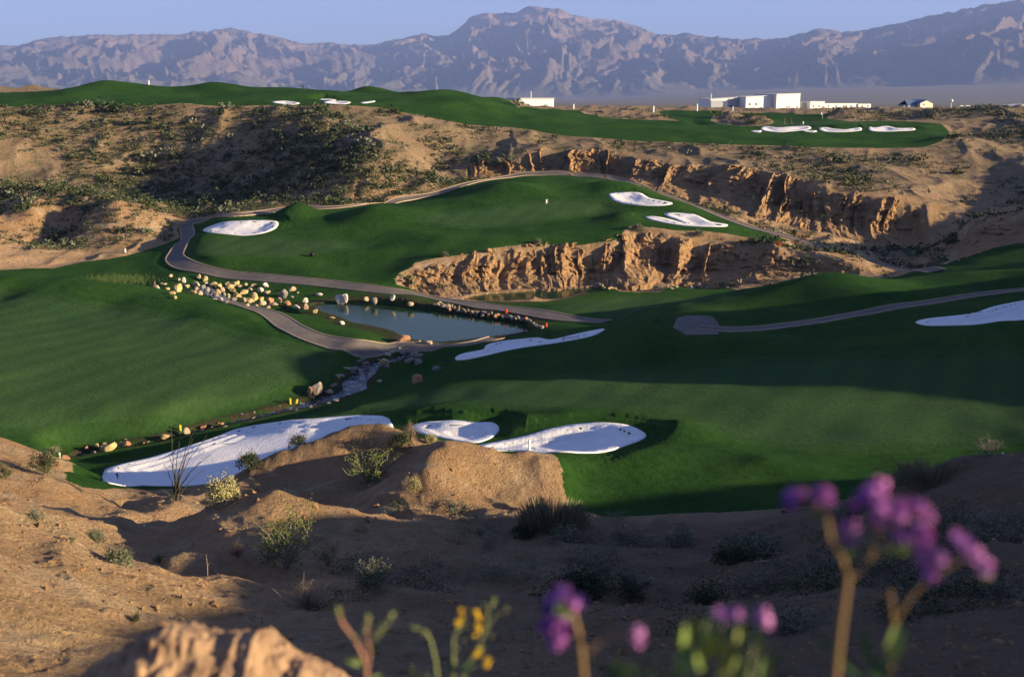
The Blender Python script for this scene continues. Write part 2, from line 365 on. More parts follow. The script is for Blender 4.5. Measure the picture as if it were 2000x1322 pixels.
BUNK = [outline(t, a, b, 3) for t, a, b in [
 ('397 450; 413 442; 434 436; 465 433; 490 432; 518 432; 539 434; 544 440; 535 449; 511 457; 479 461; 451 460; 420 457; 402 454', 155, 190),
 ('1189 382; 1202 378; 1247 378; 1268 388; 1312 397; 1300 402; 1248 402; 1205 395', 165, 200),
 ('1260 424; 1282 424; 1306 429; 1338 438; 1320 430; 1304 424; 1297 419; 1310 417; 1340 419; 1357 421; 1375 429; 1390 435; 1420 440; 1415 444; 1385 444; 1340 442; 1300 436; 1272 430', 155, 185),
 ('889 700; 907 691; 943 684; 948 677; 962 671; 1000 665; 1050 661; 1070 665; 1100 660; 1177 644; 1167 653; 1125 664; 1020 681; 932 699; 900 704', 90, 112),
 ('1790 629; 1824 622; 1904 613; 1940 602; 2000 588; 2070 572; 2080 610; 2000 627; 1952 629; 1900 636; 1824 638; 1796 634', 80, 110),
 ('200 931; 205 919; 245 906; 315 889; 385 868; 455 843; 525 829; 595 820; 665 815; 710 814; 760 819; 765 832 70; 700 855 68.5; 600 890 66.5; 500 928 64.5; 455 942; 420 948; 340 952; 280 951; 215 948; 201 941', 55, 95),
 ('805 836; 830 827; 870 825; 920 826; 960 826; 975 837; 968 850; 950 861; 925 866 68.5; 870 860 70; 825 848 72', 60, 90),
 ('936 873; 985 863; 1037 850; 1072 840; 1125 832; 1177 829; 1230 835; 1261 849; 1251 861; 1212 875; 1190 882; 1090 886; 1020 885; 950 883', 60, 85),
 ('530 200.5; 560 198.5; 585 202; 575 205; 545 204', 262, 300), ('622 195; 640 193.6; 657 196.6; 640 198', 275, 320), ('631 201; 653 198; 684 200; 676 204; 646 203.6', 262, 300), ('703 201.5; 728 197.6; 732 199.5; 714 203', 262, 305),
 ('1488 249; 1500 248; 1519 250; 1554 248; 1578 248; 1583 253; 1554 257; 1519 259; 1488 255', 235, 290), ('1467 256; 1486 256; 1485 259; 1471 258.6', 235, 280), ('1568 256; 1594 257; 1591 259.4; 1574 259', 235, 280),
 ('1599 252; 1611 250; 1628 253; 1653 254; 1678 250; 1683 255; 1668 257.5; 1637 259; 1608 258', 235, 290), ('1697 248.5; 1708 250; 1730 247; 1752 251; 1783 251; 1785 255; 1752 257.5; 1715 258; 1698 256', 235, 290)]]
WL = -26.3
def flat(s, z, n=3):
    return catmull([atz(*r, z)[:2] for r in P2(s)], n, True)
pond_low = flat('''590 599; 607 605; 618 613; 650 623; 675 634; 712 641; 750 650; 772 661; 800 669; 850 674; 900 671; 950 665; 1000 659; 1056 654; 1046 642; 1040 632; 1012 626; 975 620
937 615; 900 610; 862 604; 825 600; 800 596; 750 592; 712 590; 675 589; 650 590; 625 592; 607 594''', WL)
pond_up = flat('''890 588; 932 592; 985 595; 1069 593; 1115 584; 1145 575; 1170 571; 1212 572; 1250 574; 1292 571; 1290 560; 1220 559; 1146 560; 1107 563; 1055 566; 985 570; 932 574; 905 580''', WL)
creek_c = catmull([atz(px, py, z) for px, py, z in [(800, 690, -26.5), (762, 703, -26.85), (725, 712, -27.0), (712, 728, -27.2), (694, 742, -27.35), (690, 758, -27.5), (655, 771, -27.65), (615, 784, -27.85), (575, 795, -27.95), (540, 803, -28.05),
    (480, 817, -28.2), (430, 828, -28.35), (380, 841, -28.5), (330, 855, -28.62), (280, 866, -28.75), (235, 872, -28.85), (190, 880, -28.95), (150, 888, -29.0)]], 5)
creek_w = np.interp(np.linspace(0, 1, len(creek_c)), [0, .15, .3, .42, .5, .65, .8, 1], [2.2, 2.6, 3.0, 2.6, 2.0, 1.5, 1.1, 1.2])
def line(s, d0, d1, n=5):
    rows = P2(s); P = []; 
    for r in rows:
        P.append(list(hit(r[0], r[1], d0, d1)[0][:2]) + [r[2]])
    return catmull(P, n)
PATHS = [
 line('''1186 634 2.37; 1120 624 2.66; 1060 613 2.66; 1000 604 2.74; 940 597 2.74; 880 588 2.66; 820 577 2.52; 760 569 2.52; 700 561 2.52; 640 554 2.52; 560 547 2.59; 480 540 2.66; 420 532 2.74; 375 522 2.74; 347 511 2.66; 341 500 2.52; 351 482 2.29; 366 467 2.15
 366 453 2.07; 364 441 2.07; 385 432 2.07; 455 421 1.92; 525 413 1.85; 570 408 1.85; 640 406 1.85; 712 399 1.85; 790 389 1.85; 845 380 1.85; 897 364 1.85; 950 352 1.85; 1002 344 1.85; 1055 340 1.85; 1125 342 1.85; 1200 350 1.92; 1240 360 1.92; 1300 380 2.00; 1375 409 2.07
 1450 439 2.15; 1550 466 2.22; 1650 499 2.22; 1720 516 2.22; 1790 527 2.22; 1830 530 2.22''', 118, 232),
 line('''205 561 2.21; 240 564 2.21; 275 569 2.21; 310 574 2.21''', 134, 160),
 line('''430 588 2.41; 452 591 2.41; 480 598 2.49; 516 608 2.67; 544 622 2.84; 570 640 2.92; 600 654 2.92; 640 666 2.84; 690 674 2.67; 750 680 2.49; 800 680 2.41; 850 678 2.32; 900 674 2.24; 930 669 2.15; 970 662 2.15''', 102, 140),
 line('''1362 640 1.49; 1420 645 1.54; 1480 643 1.54; 1520 638 1.54; 1600 628 1.54; 1700 610 1.54; 1800 594 1.54; 1900 578 1.54; 2000 566 1.54; 2090 555 1.54''', 92, 118),
 line('''1725 554 2.08; 1800 547 2.08; 1850 541 2.08; 1892 534 2.08''', 126, 148)]
PAD = outline('1314 640; 1322 622; 1340 617; 1390 618; 1402 630; 1408 642; 1402 654; 1340 655', 92, 112, 1)
turf_polys = [valley_turf, mesa_turf]
print('outlines', round(time.time() - T0, 1))

def hit_line(s, d0, d1):
    return np.array([hit(float(t.split()[0]), float(t.split()[1]), d0, d1)[0][:2] for t in s.replace('\n', ';').split(';') if t.strip()])
CLIFFS = [
 ('776 548; 805 524; 830 515; 870 505; 900 497; 960 485; 1020 478; 1072 476; 1130 475; 1190 470; 1215 458; 1240 447; 1290 447; 1350 459; 1420 465; 1480 480; 1530 495; 1590 503; 1650 521; 1690 532',
  '780 560; 805 570; 840 579; 865 585; 900 582; 960 574; 1010 571; 1060 568; 1107 565; 1160 561; 1200 558; 1250 556; 1300 553; 1370 550; 1430 548; 1480 546; 1530 543; 1580 541; 1640 540; 1690 540',
  138, 172, 132, 152, .12, 64, 301, 8.5, 3.2, .42),
 ('905 318; 930 306; 965 303; 1000 301; 1060 291; 1130 286; 1190 292; 1240 304; 1290 316; 1350 320; 1420 319; 1500 332; 1560 350; 1600 364; 1650 373; 1700 377; 1760 387; 1815 402',
  '905 345; 930 348; 965 346; 1000 344; 1060 339; 1130 341; 1190 349; 1240 357; 1290 371; 1350 390; 1420 408; 1500 432; 1560 448; 1600 457; 1650 469; 1700 477; 1760 484; 1830 484',
  185, 240, 162, 228, .15, 64, 401, 8.5, 4.4, .40),
 ('1871 505; 1876 480; 1888 450; 1905 428; 1950 418; 2000 411; 2060 404', '1874 512; 1885 506; 1900 500; 1925 492; 1960 483; 2000 476; 2060 463', 145, 172, 132, 158, .2, 40, 501, 8.0, 1.6, .4)]
CLIFF_ZONES = [np.vstack([hit_line(c[0], c[2], c[3]), hit_line(c[1], c[4], c[5])[::-1]]) for c in CLIFFS]
def turf_sd(x, y):
    t = np.maximum(sdist(x, y, valley_turf), sdist(x, y, mesa_turf))
    return np.minimum(t, -sdist(x, y, mesa_mound))
CPY = np.array([[0, 0]])
def relief(x, y, t):            # rough ground where there is no turf
    r = np.hypot(x, y)
    rough = sstep(0.3, -2.5, t)
    out = np.zeros(x.shape)
    wx = x + 3 * vnoise(x / 9, y / 9, 5); wy = y + 3 * vnoise(x / 9, y / 9, 6)
    # gullies running down the slopes
    big = ridged(wx / 15, wy / 26, 4, 21) - .45
    far = sstep(95, 150, r) * sstep(900, 320, r) * np.where((x < -30) & (r < 203), .28, 1)
    out += big * np.where((x < 0) | (r < 200), 2.3, 1.3) * far
    mid = (ridged(wx / 5.5, wy / 7.5, 4, 33) - .45)
    out += mid * (.55 * far + .75 * sstep(25, 60, r) * (1 - far))
    out += fbm(x / 1.6, y / 1.6, 3, 44) * .12 * sstep(4, 25, r) * sstep(200, 90, r)
    out += (ridged(x / .8, y / .8, 3, 51) - .4) * .10 * sstep(1, 6, r) * sstep(70, 45, r)
    out -= np.clip(vnoise(x / .28, y / .28, 57) - .35, 0, 1) * .10 * sstep(4, 9, r) * sstep(42, 28, r)
    out += (1 - np.abs(vnoise(wx / 2.1 + .3 * wy, wy / 5.2, 58)) * 2) * .16 * sstep(12, 26, r) * sstep(85, 60, r)
    nearmid = sstep(10, 25, r) * sstep(70, 50, r)
    out += (ridged(wx / 3.2, wy / 3.2, 3, 61) - .45) * .35 * nearmid
    # hummocks of fill beyond the mesa turf
    out += fbm(x / 30, y / 30, 3, 71) * 1.2 * sstep(320, 420, r) * sstep(2500, 900, r)
    return out * rough
MOUNDS = [(735, 425, 158, 182, 1.9, 7, 6), (990, 372, 180, 200, 1.3, 8, 5), (1195, 366, 180, 205, 1.3, 7, 5), (1212, 428, 160, 180, 1.1, 5, 4), (578, 424, 168, 182, 2.5, 4.5, 5), (880, 372, 185, 205, .8, 7, 5), (690, 500, 148, 160, .8, 9, 3), (470, 510, 150, 162, .7, 9, 3),
 (1605, 555, 108, 128, 1.2, 9, 4), (1255, 640, 95, 110, .9, 6, 4), (1700, 575, 100, 120, .6, 7, 4), (1320, 850, 62, 72, .9, 3.2, 3.5), (1000, 838, 66, 78, .8, 2.2, 3.0), (1290, 650, 92, 104, .9, 5, 4), (1440, 668, 88, 98, .6, 6, 4), (830, 810, 74, 84, .5, 7, 3), (1130, 812, 72, 82, .5, 7, 3), (160, 550, 112, 135, .5, 8, 5),
 (210, 172, 285, 310, 1.8, 10, 9), (140, 190, 275, 295, 1.3, 9, 7), (430, 172, 285, 310, 1.4, 10, 9), (600, 190, 280, 300, 1.0, 9, 7), (820, 190, 280, 300, 1.2, 9, 7), (910, 205, 270, 290, 1.2, 9, 7), (1060, 238, 258, 280, 1.0, 9, 6), (1210, 250, 255, 275, 1.0, 9, 6), (1350, 262, 250, 268, .8, 9, 6),
 (1430, 232, 265, 310, 1.6, 5, 5), (1475, 238, 265, 310, 1.4, 5, 5), (1660, 226, 285, 310, 2.0, 9, 7), (720, 178, 318, 360, 2.5, 8, 6), (975, 196, 315, 350, 1.5, 8, 6), (1200, 222, 300, 350, 1.2, 16, 6),
 (1600, 270, 242, 262, .5, 9, 5), (1850, 545, 118, 140, .6, 7, 4), (1500, 800, 70, 80, .35, 8, 4), (1250, 900, 58, 64, .4, 3, 3), (350, 640, 95, 115, .35, 14, 5), (150, 700, 90, 110, .3, 14, 5), (430, 720, 88, 105, .3, 10, 4)]
MOUNDS = [(*hit(a, b, c, d)[0][:2], h_, rx, ry) for a, b, c, d, h_, rx, ry in MOUNDS]
_m = at(722, 186, 356); MOUNDS.append((_m[0], _m[1], 3.2, 5.5, 5)); _m = at(30, 180, 356); MOUNDS.append((_m[0], _m[1], 3.4, 24, 6)); _m = at(985, 205, 350); MOUNDS.append((_m[0], _m[1], 2.2, 8, 6))
def swell(x, y, t):             # gentle made-up ground under turf
    r = np.hypot(x, y)
    out = (fbm(x / 13, y / 13, 3, 91) * .42 + vnoise(x / 5, y / 5, 95) * .07) * sstep(0, 5, t) * sstep(45, 80, r)
    out += fbm(x / 24, y / 24, 2, 97) * .9 * sstep(0, 8, t) * sstep(240, 262, r)
    for mx, my, h_, rx, ry in MOUNDS:
        q = (np.abs(x - mx) < rx * 2.4) & (np.abs(y - my) < ry * 2.4)
        if q.any(): out[q] += h_ * np.exp(-(((x[q] - mx) / rx) ** 2 + ((y[q] - my) / ry) ** 2) * 1.4)
    return out
def masks(x, y):
    m = {}
    m['turf'] = turf_sd(x, y)
    f = np.maximum.reduce([sdist(x, y, p, 8) for p in (fair_left, green, fair_far, fair_near, fair_top, green_mesa)])
    m['fair'] = f
    b = np.full(x.shape, -12.0)
    for p in BUNK: b = np.maximum(b, sdist(x, y, p, 8))
    m['sand'] = b
    m['pond'] = np.maximum(sdist(x, y, pond_low, 8), sdist(x, y, pond_up, 8))
    pd = np.full(x.shape, 12.0)
    for P in PATHS:
        lo, hi = P[:, :2].min(0) - 8, P[:, :2].max(0) + 8
        q = (x > lo[0]) & (x < hi[0]) & (y > lo[1]) & (y < hi[1])
        if q.any(): pd[q] = np.minimum(pd[q], seg_dist(x[q], y[q], P, False) - np.median(P[:, 2]) / 2)
    pd = np.minimum(pd, -sdist(x, y, PAD, 8))
    m['path'] = -pd
    cd = np.full(x.shape, 12.0); lo, hi = creek_c[:, :2].min(0) - 8, creek_c[:, :2].max(0) + 8
    q = (x > lo[0]) & (x < hi[0]) & (y > lo[1]) & (y < hi[1])
    cz = np.zeros(x.shape)
    if q.any():
        xs, ys = x[q], y[q]
        best = np.full(xs.shape, 1e9); bz = np.zeros(xs.shape)
        for c, w in zip(creek_c, creek_w):
            d = np.hypot(xs - c[0], ys - c[1]) - w / 2
            k = d < best; best[k] = d[k]; bz[k] = c[2]
        cd[q] = np.minimum(best, 12); cz[q] = bz
    m['creek'] = -cd; m['creek_z'] = cz
    return m
def land(x, y, m=None, sunk=False):
    x = np.asarray(x, float); y = np.asarray(y, float); sh = x.shape
    x = x.ravel(); y = y.ravel()
    if m is None: m = masks(x, y)
    z = H0(x, y)
    pathflat = sstep(-2.5, -.5, m['path']); bk = sstep(-2, 0, m['sand'])
    z = z + relief(x, y, m['turf']) * (1 - pathflat) + swell(x, y, m['turf']) * (1 - pathflat) * (1 - bk)
    s = m['sand']                                    # bunkers: a raised lip, then a bowl
    z = z + (.03 + .09 * sstep(-.2, .6, vnoise(x / 6, y / 6, 77))) * np.exp(-(s / 2.2) ** 2) - (.10 * sstep(0, .5, s) + .38 * sstep(.2, 3.2, s))
    c = m['creek']                                   # creek bed cut into the turf
    k = sstep(-3.0, -.2, c)
    z = np.where(c > -3.0, z * (1 - k) + (m['creek_z'] + .15) * k, z)
    p = m['pond']
    z = np.where(p > -1.5, np.maximum(z, WL + .22), z)
    if sunk:
        for p_ in CLIFF_ZONES: z = z - 3.2 * sstep(.4, 3.0, sdist(x, y, p_, 4))
        z = z - .9 * sstep(.0, .6, s) - .14 * sstep(.1, .5, m['path']) - .7 * sstep(0.0, .5, c)
        z = np.where(p > 0, np.minimum(z, WL + .2 - 1.3 * sstep(0, 1.2, p)), z)
    return z.reshape(sh)
def land1(x, y): return float(land(np.array([x]), np.array([y]))[0])

# ------------------------------------------------------------------ materials
MATS = {}
class NT:
    def __init__(s, name):
        s.m = bpy.data.materials.new(name); s.m.use_nodes = True
        s.n = s.m.node_tree.nodes; s.l = s.m.node_tree.links
        s.b = s.n['Principled BSDF']; s.b.inputs['Roughness'].default_value = .9
        s.b.inputs['Specular IOR Level'].default_value = .2
        MATS[name] = s.m
    def node(s, t, **k):
        n = s.n.new(t)
        for a, b in k.items():
            if a == 'inp':
                for i, v in b.items(): s.put(n, i, v)
            else: setattr(n, a, b)
        return n
    def put(s, n, i, v):
        if hasattr(v, 'links') or isinstance(v, bpy.types.NodeSocket): s.l.new(v, n.inputs[i])
        else: n.inputs[i].default_value = v
    def pos(s):
        return s.node('ShaderNodeNewGeometry').outputs['Position']
    def attr(s, a):
        return s.node('ShaderNodeAttribute', attribute_name=a).outputs['Fac']
    def noise(s, vec, scale, detail=4, rough=.55, dist=0, out=0, lac=2.0):
        n = s.node('ShaderNodeTexNoise'); n.inputs['Scale'].default_value = scale; n.inputs['Detail'].default_value = detail
        n.inputs['Roughness'].default_value = rough; n.inputs['Distortion'].default_value = dist
        if vec is not None: s.l.new(vec, n.inputs['Vector'])
        return n.outputs[out]
    def vor(s, vec, scale, feature='F1', out=0):
        n = s.node('ShaderNodeTexVoronoi', feature=feature); n.inputs['Scale'].default_value = scale
        if vec is not None: s.l.new(vec, n.inputs['Vector'])
        return n.outputs[out]
    def mapv(s, vec, scale=(1, 1, 1), rot=(0, 0, 0)):
        n = s.node('ShaderNodeMapping'); n.inputs['Scale'].default_value = scale; n.inputs['Rotation'].default_value = rot
        s.l.new(vec, n.inputs['Vector']); return n.outputs[0]
    def math(s, op, a, b=0.0, c=None):
        n = s.node('ShaderNodeMath', operation=op); s.put(n, 0, a); s.put(n, 1, b)
        if c is not None: s.put(n, 2, c)
        return n.outputs[0]
    def rng(s, v, a, b, c=0.0, d=1.0, smooth=True):
        n = s.node('ShaderNodeMapRange'); n.interpolation_type = 'SMOOTHSTEP' if smooth else 'LINEAR'
        s.put(n, 0, v)
        for i, q in zip((1, 2, 3, 4), (a, b, c, d)): n.inputs[i].default_value = q
        return n.outputs[0]
    def mix(s, f, a, b, mode='MIX'):
        n = s.node('ShaderNodeMix', data_type='RGBA', blend_type=mode)
        s.put(n, 0, f)
        for i, v in ((6, a), (7, b)):
            if isinstance(v, tuple): v = (*v[:3], 1)
            s.put(n, i, v)
        return n.outputs[2]
    def ramp(s, f, stops):
        n = s.node('ShaderNodeValToRGB'); e = n.color_ramp.elements
        while len(e) < len(stops): e.new(.5)
        for q, (p, c) in zip(e, stops): q.position = p; q.color = (*c, 1)
        s.put(n, 0, f); return n.outputs[0]
    def bump(s, h, strength=.5, dist=.1, normal=None):
        n = s.node('ShaderNodeBump'); n.inputs['Strength'].default_value = strength; n.inputs['Distance'].default_value = dist
        s.l.new(h, n.inputs['Height'])
        if normal is not None: s.l.new(normal, n.inputs['Normal'])
        return n.outputs[0]
    def col(s, c): s.put(s.b, 'Base Color', (*c, 1) if isinstance(c, tuple) else c); return s
    def nor(s, n): s.l.new(n, s.b.inputs['Normal']); return s
    def rough(s, v): s.put(s.b, 'Roughness', v); return s

SOIL_A, SOIL_B, SOIL_C = (.54, .345, .19), (.42, .255, .13), (.58, .42, .26)
def soil_colour(t, P):
    n1 = t.noise(P, .045, 3, .6); n2 = t.noise(P, .35, 4, .65); n3 = t.noise(P, 3.0, 4, .7)
    c = t.mix(t.rng(n1, .38, .62), SOIL_A, SOIL_B)
    c = t.mix(t.rng(n2, .45, .7), c, SOIL_C)
    c = t.mix(t.rng(n3, .35, .7, 0, .35), c, (.24, .145, .085))
    c = t.mix(t.rng(t.noise(P, 7, 5, .8), .55, .72, 0, .40), c, (.20, .12, .07))
    return c
def soil_bump(t, P):
    a = t.noise(P, 1.3, 5, .7); b = t.noise(P, 8.0, 5, .8); v = t.vor(P, 5.0)
    h = t.math('ADD', t.math('MULTIPLY', a, 1.0), t.math('MULTIPLY', b, .45))
    h = t.math('SUBTRACT', h, t.math('MULTIPLY', t.rng(v, .0, .5), .16))
    return t.bump(h, 1.0, .7)
def ground_material():
    t = NT('course_ground'); P = t.pos()
    jit = t.math('MULTIPLY', t.math('SUBTRACT', t.noise(P, 2.2, 3, .6), .5), .7)
    turf = t.math('ADD', t.attr('turf'), jit)
    isturf = t.rng(turf, -.06, .06, smooth=False)
    t.put(t.b, 'Specular IOR Level', t.rng(isturf, 0, 1, .12, .03, False))
    fair = t.rng(t.math('ADD', t.attr('fair'), t.math('MULTIPLY', jit, .5)), -.35, .35)
    soil = soil_colour(t, P)
    # scrubby tint on the desert slopes
    sep = t.node('ShaderNodeSeparateXYZ'); t.l.new(P, sep.inputs[0])
    scr = t.rng(t.noise(P, .16, 5, .75), .50, .60)
    back = t.rng(sep.outputs[1], 175, 215)                       # scrub country behind the golf hole, darkened further to paint the bluff's shade
    soil = t.mix(t.math('MULTIPLY', back, .60), soil, (.21, .165, .105))
    soil = t.mix(t.math('MULTIPLY', scr, t.math('ADD', .22, t.math('MULTIPLY', back, .33))), soil, (.095, .10, .045))
    soil = t.mix(t.math('MULTIPLY', t.rng(sep.outputs[1], 420, 900), .85), soil, (.15, .135, .10))
    right_shade = t.math('MULTIPLY', t.rng(sep.outputs[1], 62, 44), t.rng(t.math('ADD', sep.outputs[0], t.math('MULTIPLY', t.noise(P, .12, 3), 8)), -2, 8))
    soil = t.mix(t.math('MULTIPLY', right_shade, .72), soil, (.16, .115, .085))      # shade right of centre, painted into the soil colour
    # turf
    g1 = t.noise(P, .12, 4, .6); g2 = t.noise(P, 1.4, 5, .75); g3 = t.noise(P, 14.0, 3, .8)
    rough_c = t.mix(t.rng(g1, .35, .65), (.021, .064, .012), (.037, .092, .016))
    rough_c = t.mix(t.rng(g2, .42, .72, 0, .6), rough_c, (.010, .028, .008))
    fair_c = t.mix(t.rng(g1, .35, .65), (.042, .094, .029), (.055, .108, .033))
    strp = t.node('ShaderNodeTexWave', wave_type='BANDS', bands_direction='X'); strp.inputs['Scale'].default_value = .09; strp.inputs['Distortion'].default_value = .6
    t.l.new(t.mapv(P, rot=(0, 0, .5)), strp.inputs['Vector'])
    fair_c = t.mix(t.math('MULTIPLY', strp.outputs[1], .42), fair_c, (.030, .062, .022))
    fair_c = t.mix(t.rng(g2, .45, .75, 0, .55), fair_c, (.028, .056, .020))
    grass = t.mix(fair, rough_c, fair_c)
    dry = t.rng(t.noise(P, .23, 5, .7), .62, .8, 0, .45)
    grass = t.mix(dry, grass, (.055, .058, .018))
    grass = t.mix(t.rng(g3, .5, .85, 0, .3), grass, (.012, .035, .008))
    bank = t.rng(t.attr('pond'), -1.4, -.5)
    bank = t.math('MAXIMUM', bank, t.rng(t.attr('creek'), -1.0, -.2))
    grass = t.mix(t.math('MULTIPLY', bank, t.rng(t.noise(P, 1.2, 4, .7), .4, .55)), grass, (.06, .045, .028))
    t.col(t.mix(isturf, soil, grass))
    sb = soil_bump(t, P)
    gb = t.bump(t.math('ADD', t.math('MULTIPLY', g2, 1.0), t.math('MULTIPLY', g3, .35)), .7, .38)
    mx = t.node('ShaderNodeMix', data_type='VECTOR'); t.put(mx, 0, isturf); t.l.new(sb, mx.inputs[4]); t.l.new(gb, mx.inputs[5])
    t.nor(mx.outputs[1])
    t.b.inputs['Sheen Weight'].default_value = 0.0
    return t.m
M_GROUND = ground_material()
def simple_soil(name, dark=1.0, strata=False):
    t = NT(name); P = t.pos(); c = soil_colour(t, P)
    c = t.mix(.75, c, (.58, .345, .165))
    if strata:
        b = t.noise(t.mapv(P, (.05, .05, 1.6)), 1.0, 4, .7)
        c = t.mix(t.rng(b, .5, .7, 0, .55), c, (.36, .19, .10))
        c = t.mix(t.rng(t.noise(P, .5, 4, .7), .55, .8, 0, .4), c, (.62, .44, .29))
    t.col(c); sb = soil_bump(t, P)
    if strata:
        q = t.noise(t.mapv(P, (1.6, 1.6, .35)), 1.0, 5, .75)
        w_ = t.vor(t.mapv(P, (1.1, 1.1, .7)), 1.0)
        sb = t.bump(t.math('ADD', q, t.math('MULTIPLY', w_, .4)), 1.0, .9, sb)
    t.nor(sb); return t.m
M_CLIFF = simple_soil('cliff_earth', strata=True)
def sand_material():
    t = NT('bunker_sand'); P = t.pos()
    c = t.mix(t.rng(t.noise(P, .5, 4, .6), .35, .7), (.79, .76, .76), (.72, .69, .69))
    t.col(c)
    w = t.node('ShaderNodeTexWave', wave_type='BANDS'); w.inputs['Scale'].default_value = 1.1; w.inputs['Distortion'].default_value = 7; w.inputs['Detail'].default_value = 3; w.inputs['Detail Scale'].default_value = .35
    t.l.new(P, w.inputs['Vector'])
    h = t.math('ADD', t.math('MULTIPLY', w.outputs[1], .05), t.noise(P, 1.6, 5, .65))
    t.nor(t.bump(h, .4, .14)); return t.m
M_SAND = sand_material()
def path_material():
    t = NT('path_asphalt'); P = t.pos()
    c = t.mix(t.rng(t.noise(P, .7, 5, .7), .3, .7), (.125, .105, .093), (.175, .147, .128))
    c = t.mix(t.rng(t.noise(P, 6, 4, .7), .5, .8, 0, .4), c, (.075, .063, .06))
    e = t.attr('edge')                      # dusty edges
    c = t.mix(t.rng(t.math('ADD', e, t.math('MULTIPLY', t.noise(P, 1.5, 3), .3)), .95, 1.15), c, (.24, .18, .135))
    t.col(c); t.nor(t.bump(t.noise(P, 20, 3, .7), .3, .03)); return t.m
M_PATH = path_material()
def kerb_material():
    t = NT('path_kerb'); P = t.pos()
    t.col(t.mix(t.rng(t.noise(P, 2, 4, .7), .35, .7), (.32, .235, .17), (.42, .32, .24))); return t.m
M_KERB = kerb_material()
def water_material():
    t = NT('pond_water'); P = t.pos()
    t.col((.018, .045, .02)); t.b.inputs['Roughness'].default_value = .09; t.b.inputs['Specular IOR Level'].default_value = .18; t.b.inputs['IOR'].default_value = 1.33  # green body colour stands in for the mirrored turf bank
    Q = t.mapv(P, (1, 1.6, 1))
    h = t.math('ADD', t.noise(Q, 2.2, 3, .55), t.math('MULTIPLY', t.noise(P, .35, 2, .5), .6))
    t.nor(t.bump(h, .12, .05)); return t.m
M_WATER = water_material()
def creek_material():
    t = NT('creek_water'); P = t.pos()
    f = t.rng(t.noise(t.mapv(P, (1, 1, 1)), 1.6, 6, .8), .5, .66)
    t.col(t.mix(f, (.015, .02, .025), (.55, .56, .58)))
    t.put(t.b, 'Roughness', t.rng(f, 0, 1, .08, .7, False)); t.b.inputs['Specular IOR Level'].default_value = .5
    t.nor(t.bump(t.noise(P, 3.5, 4, .7), .6, .12)); return t.m
M_CREEK = creek_material()

# ------------------------------------------------------------------ mesh helpers
COL = sc.collection
def mesh_np(name, co, quads=None, tris=None, mat=None, smooth=True):
    me = bpy.data.meshes.new(name)
    co = np.asarray(co, np.float32)
    me.vertices.add(len(co)); me.vertices.foreach_set('co', co.ravel())
    parts = [(a, k) for a, k in ((quads, 4), (tris, 3)) if a is not None and len(a)]
    idx = np.concatenate([np.asarray(a, np.int32).ravel() for a, k in parts])
    starts = []; o = 0
    for a, k in parts:
        starts.append(np.arange(len(a), dtype=np.int32) * k + o); o += len(a) * k
    st = np.concatenate(starts)
    me.loops.add(len(idx)); me.loops.foreach_set('vertex_index', idx)
    me.polygons.add(len(st)); me.polygons.foreach_set('loop_start', st)
    me.update(calc_edges=True)
    me.polygons.foreach_set('use_smooth', np.full(len(st), smooth))
    if mat: me.materials.append(mat)
    return me
def link(name, me, parent=None, **props):
    o = bpy.data.objects.new(name, me); COL.objects.link(o)
    if parent: o.parent = parent
    for k, v in props.items(): o[k] = v
    return o
def fattr(me, name, v):
    a = me.attributes.new(name, 'FLOAT', 'POINT'); a.data.foreach_set('value', np.asarray(v, np.float32))
def compact(co, q):
    used = np.unique(q); mp = np.full(len(co), -1, np.int64); mp[used] = np.arange(len(used))
    return used, mp[q]

# ------------------------------------------------------------------ the ground sheet, finer where the camera looks
az = np.radians(np.concatenate([np.linspace(-180, -36, 40, endpoint=False), np.linspace(-36, -30.5, 16, endpoint=False), np.linspace(-30.5, 30.5, 770), np.linspace(30.5, 60, 50)[1:], np.linspace(60, 180, 40)[1:]]))
rr = np.concatenate([np.linspace(.4, 7, 24, endpoint=False), np.geomspace(7, 60, 380, endpoint=False), np.linspace(60, 130, 170, endpoint=False), np.linspace(130, 246, 255, endpoint=False),
                     np.linspace(246, 330, 90, endpoint=False), np.geomspace(330, 900, 60, endpoint=False), np.geomspace(900, 30000, 50)])
A_, R_ = np.meshgrid(az, rr)
GX, GY = R_ * np.sin(A_), R_ * np.cos(A_)
nr, nc = GX.shape
gx, gy = GX.ravel(), GY.ravel()
GM = masks(gx, gy)
print('masks', round(time.time() - T0, 1))
gz = land(gx, gy, GM, True)
print('land', round(time.time() - T0, 1), gx.size)
gi = np.arange(nr * nc).reshape(nr, nc)
gq = np.stack([gi[:-1, :-1], gi[1:, :-1], gi[1:, 1:], gi[:-1, 1:]], -1).reshape(-1, 4)[:, ::-1]
gco = np.stack([gx, gy, gz], -1)
qt = GM['turf'][gq].mean(1) > 0
def ground_piece(name, sel):
    used, q = compact(gco, gq[sel])
    me = mesh_np(name, gco[used], quads=q, mat=M_GROUND)
    for a in ('turf', 'fair', 'pond', 'creek'): fattr(me, a, GM[a][used])
    return link(name, me, kind='structure')
far_q = np.zeros(len(gq), bool)
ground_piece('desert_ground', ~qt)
ground_piece('turf', qt)
print('ground', round(time.time() - T0, 1))

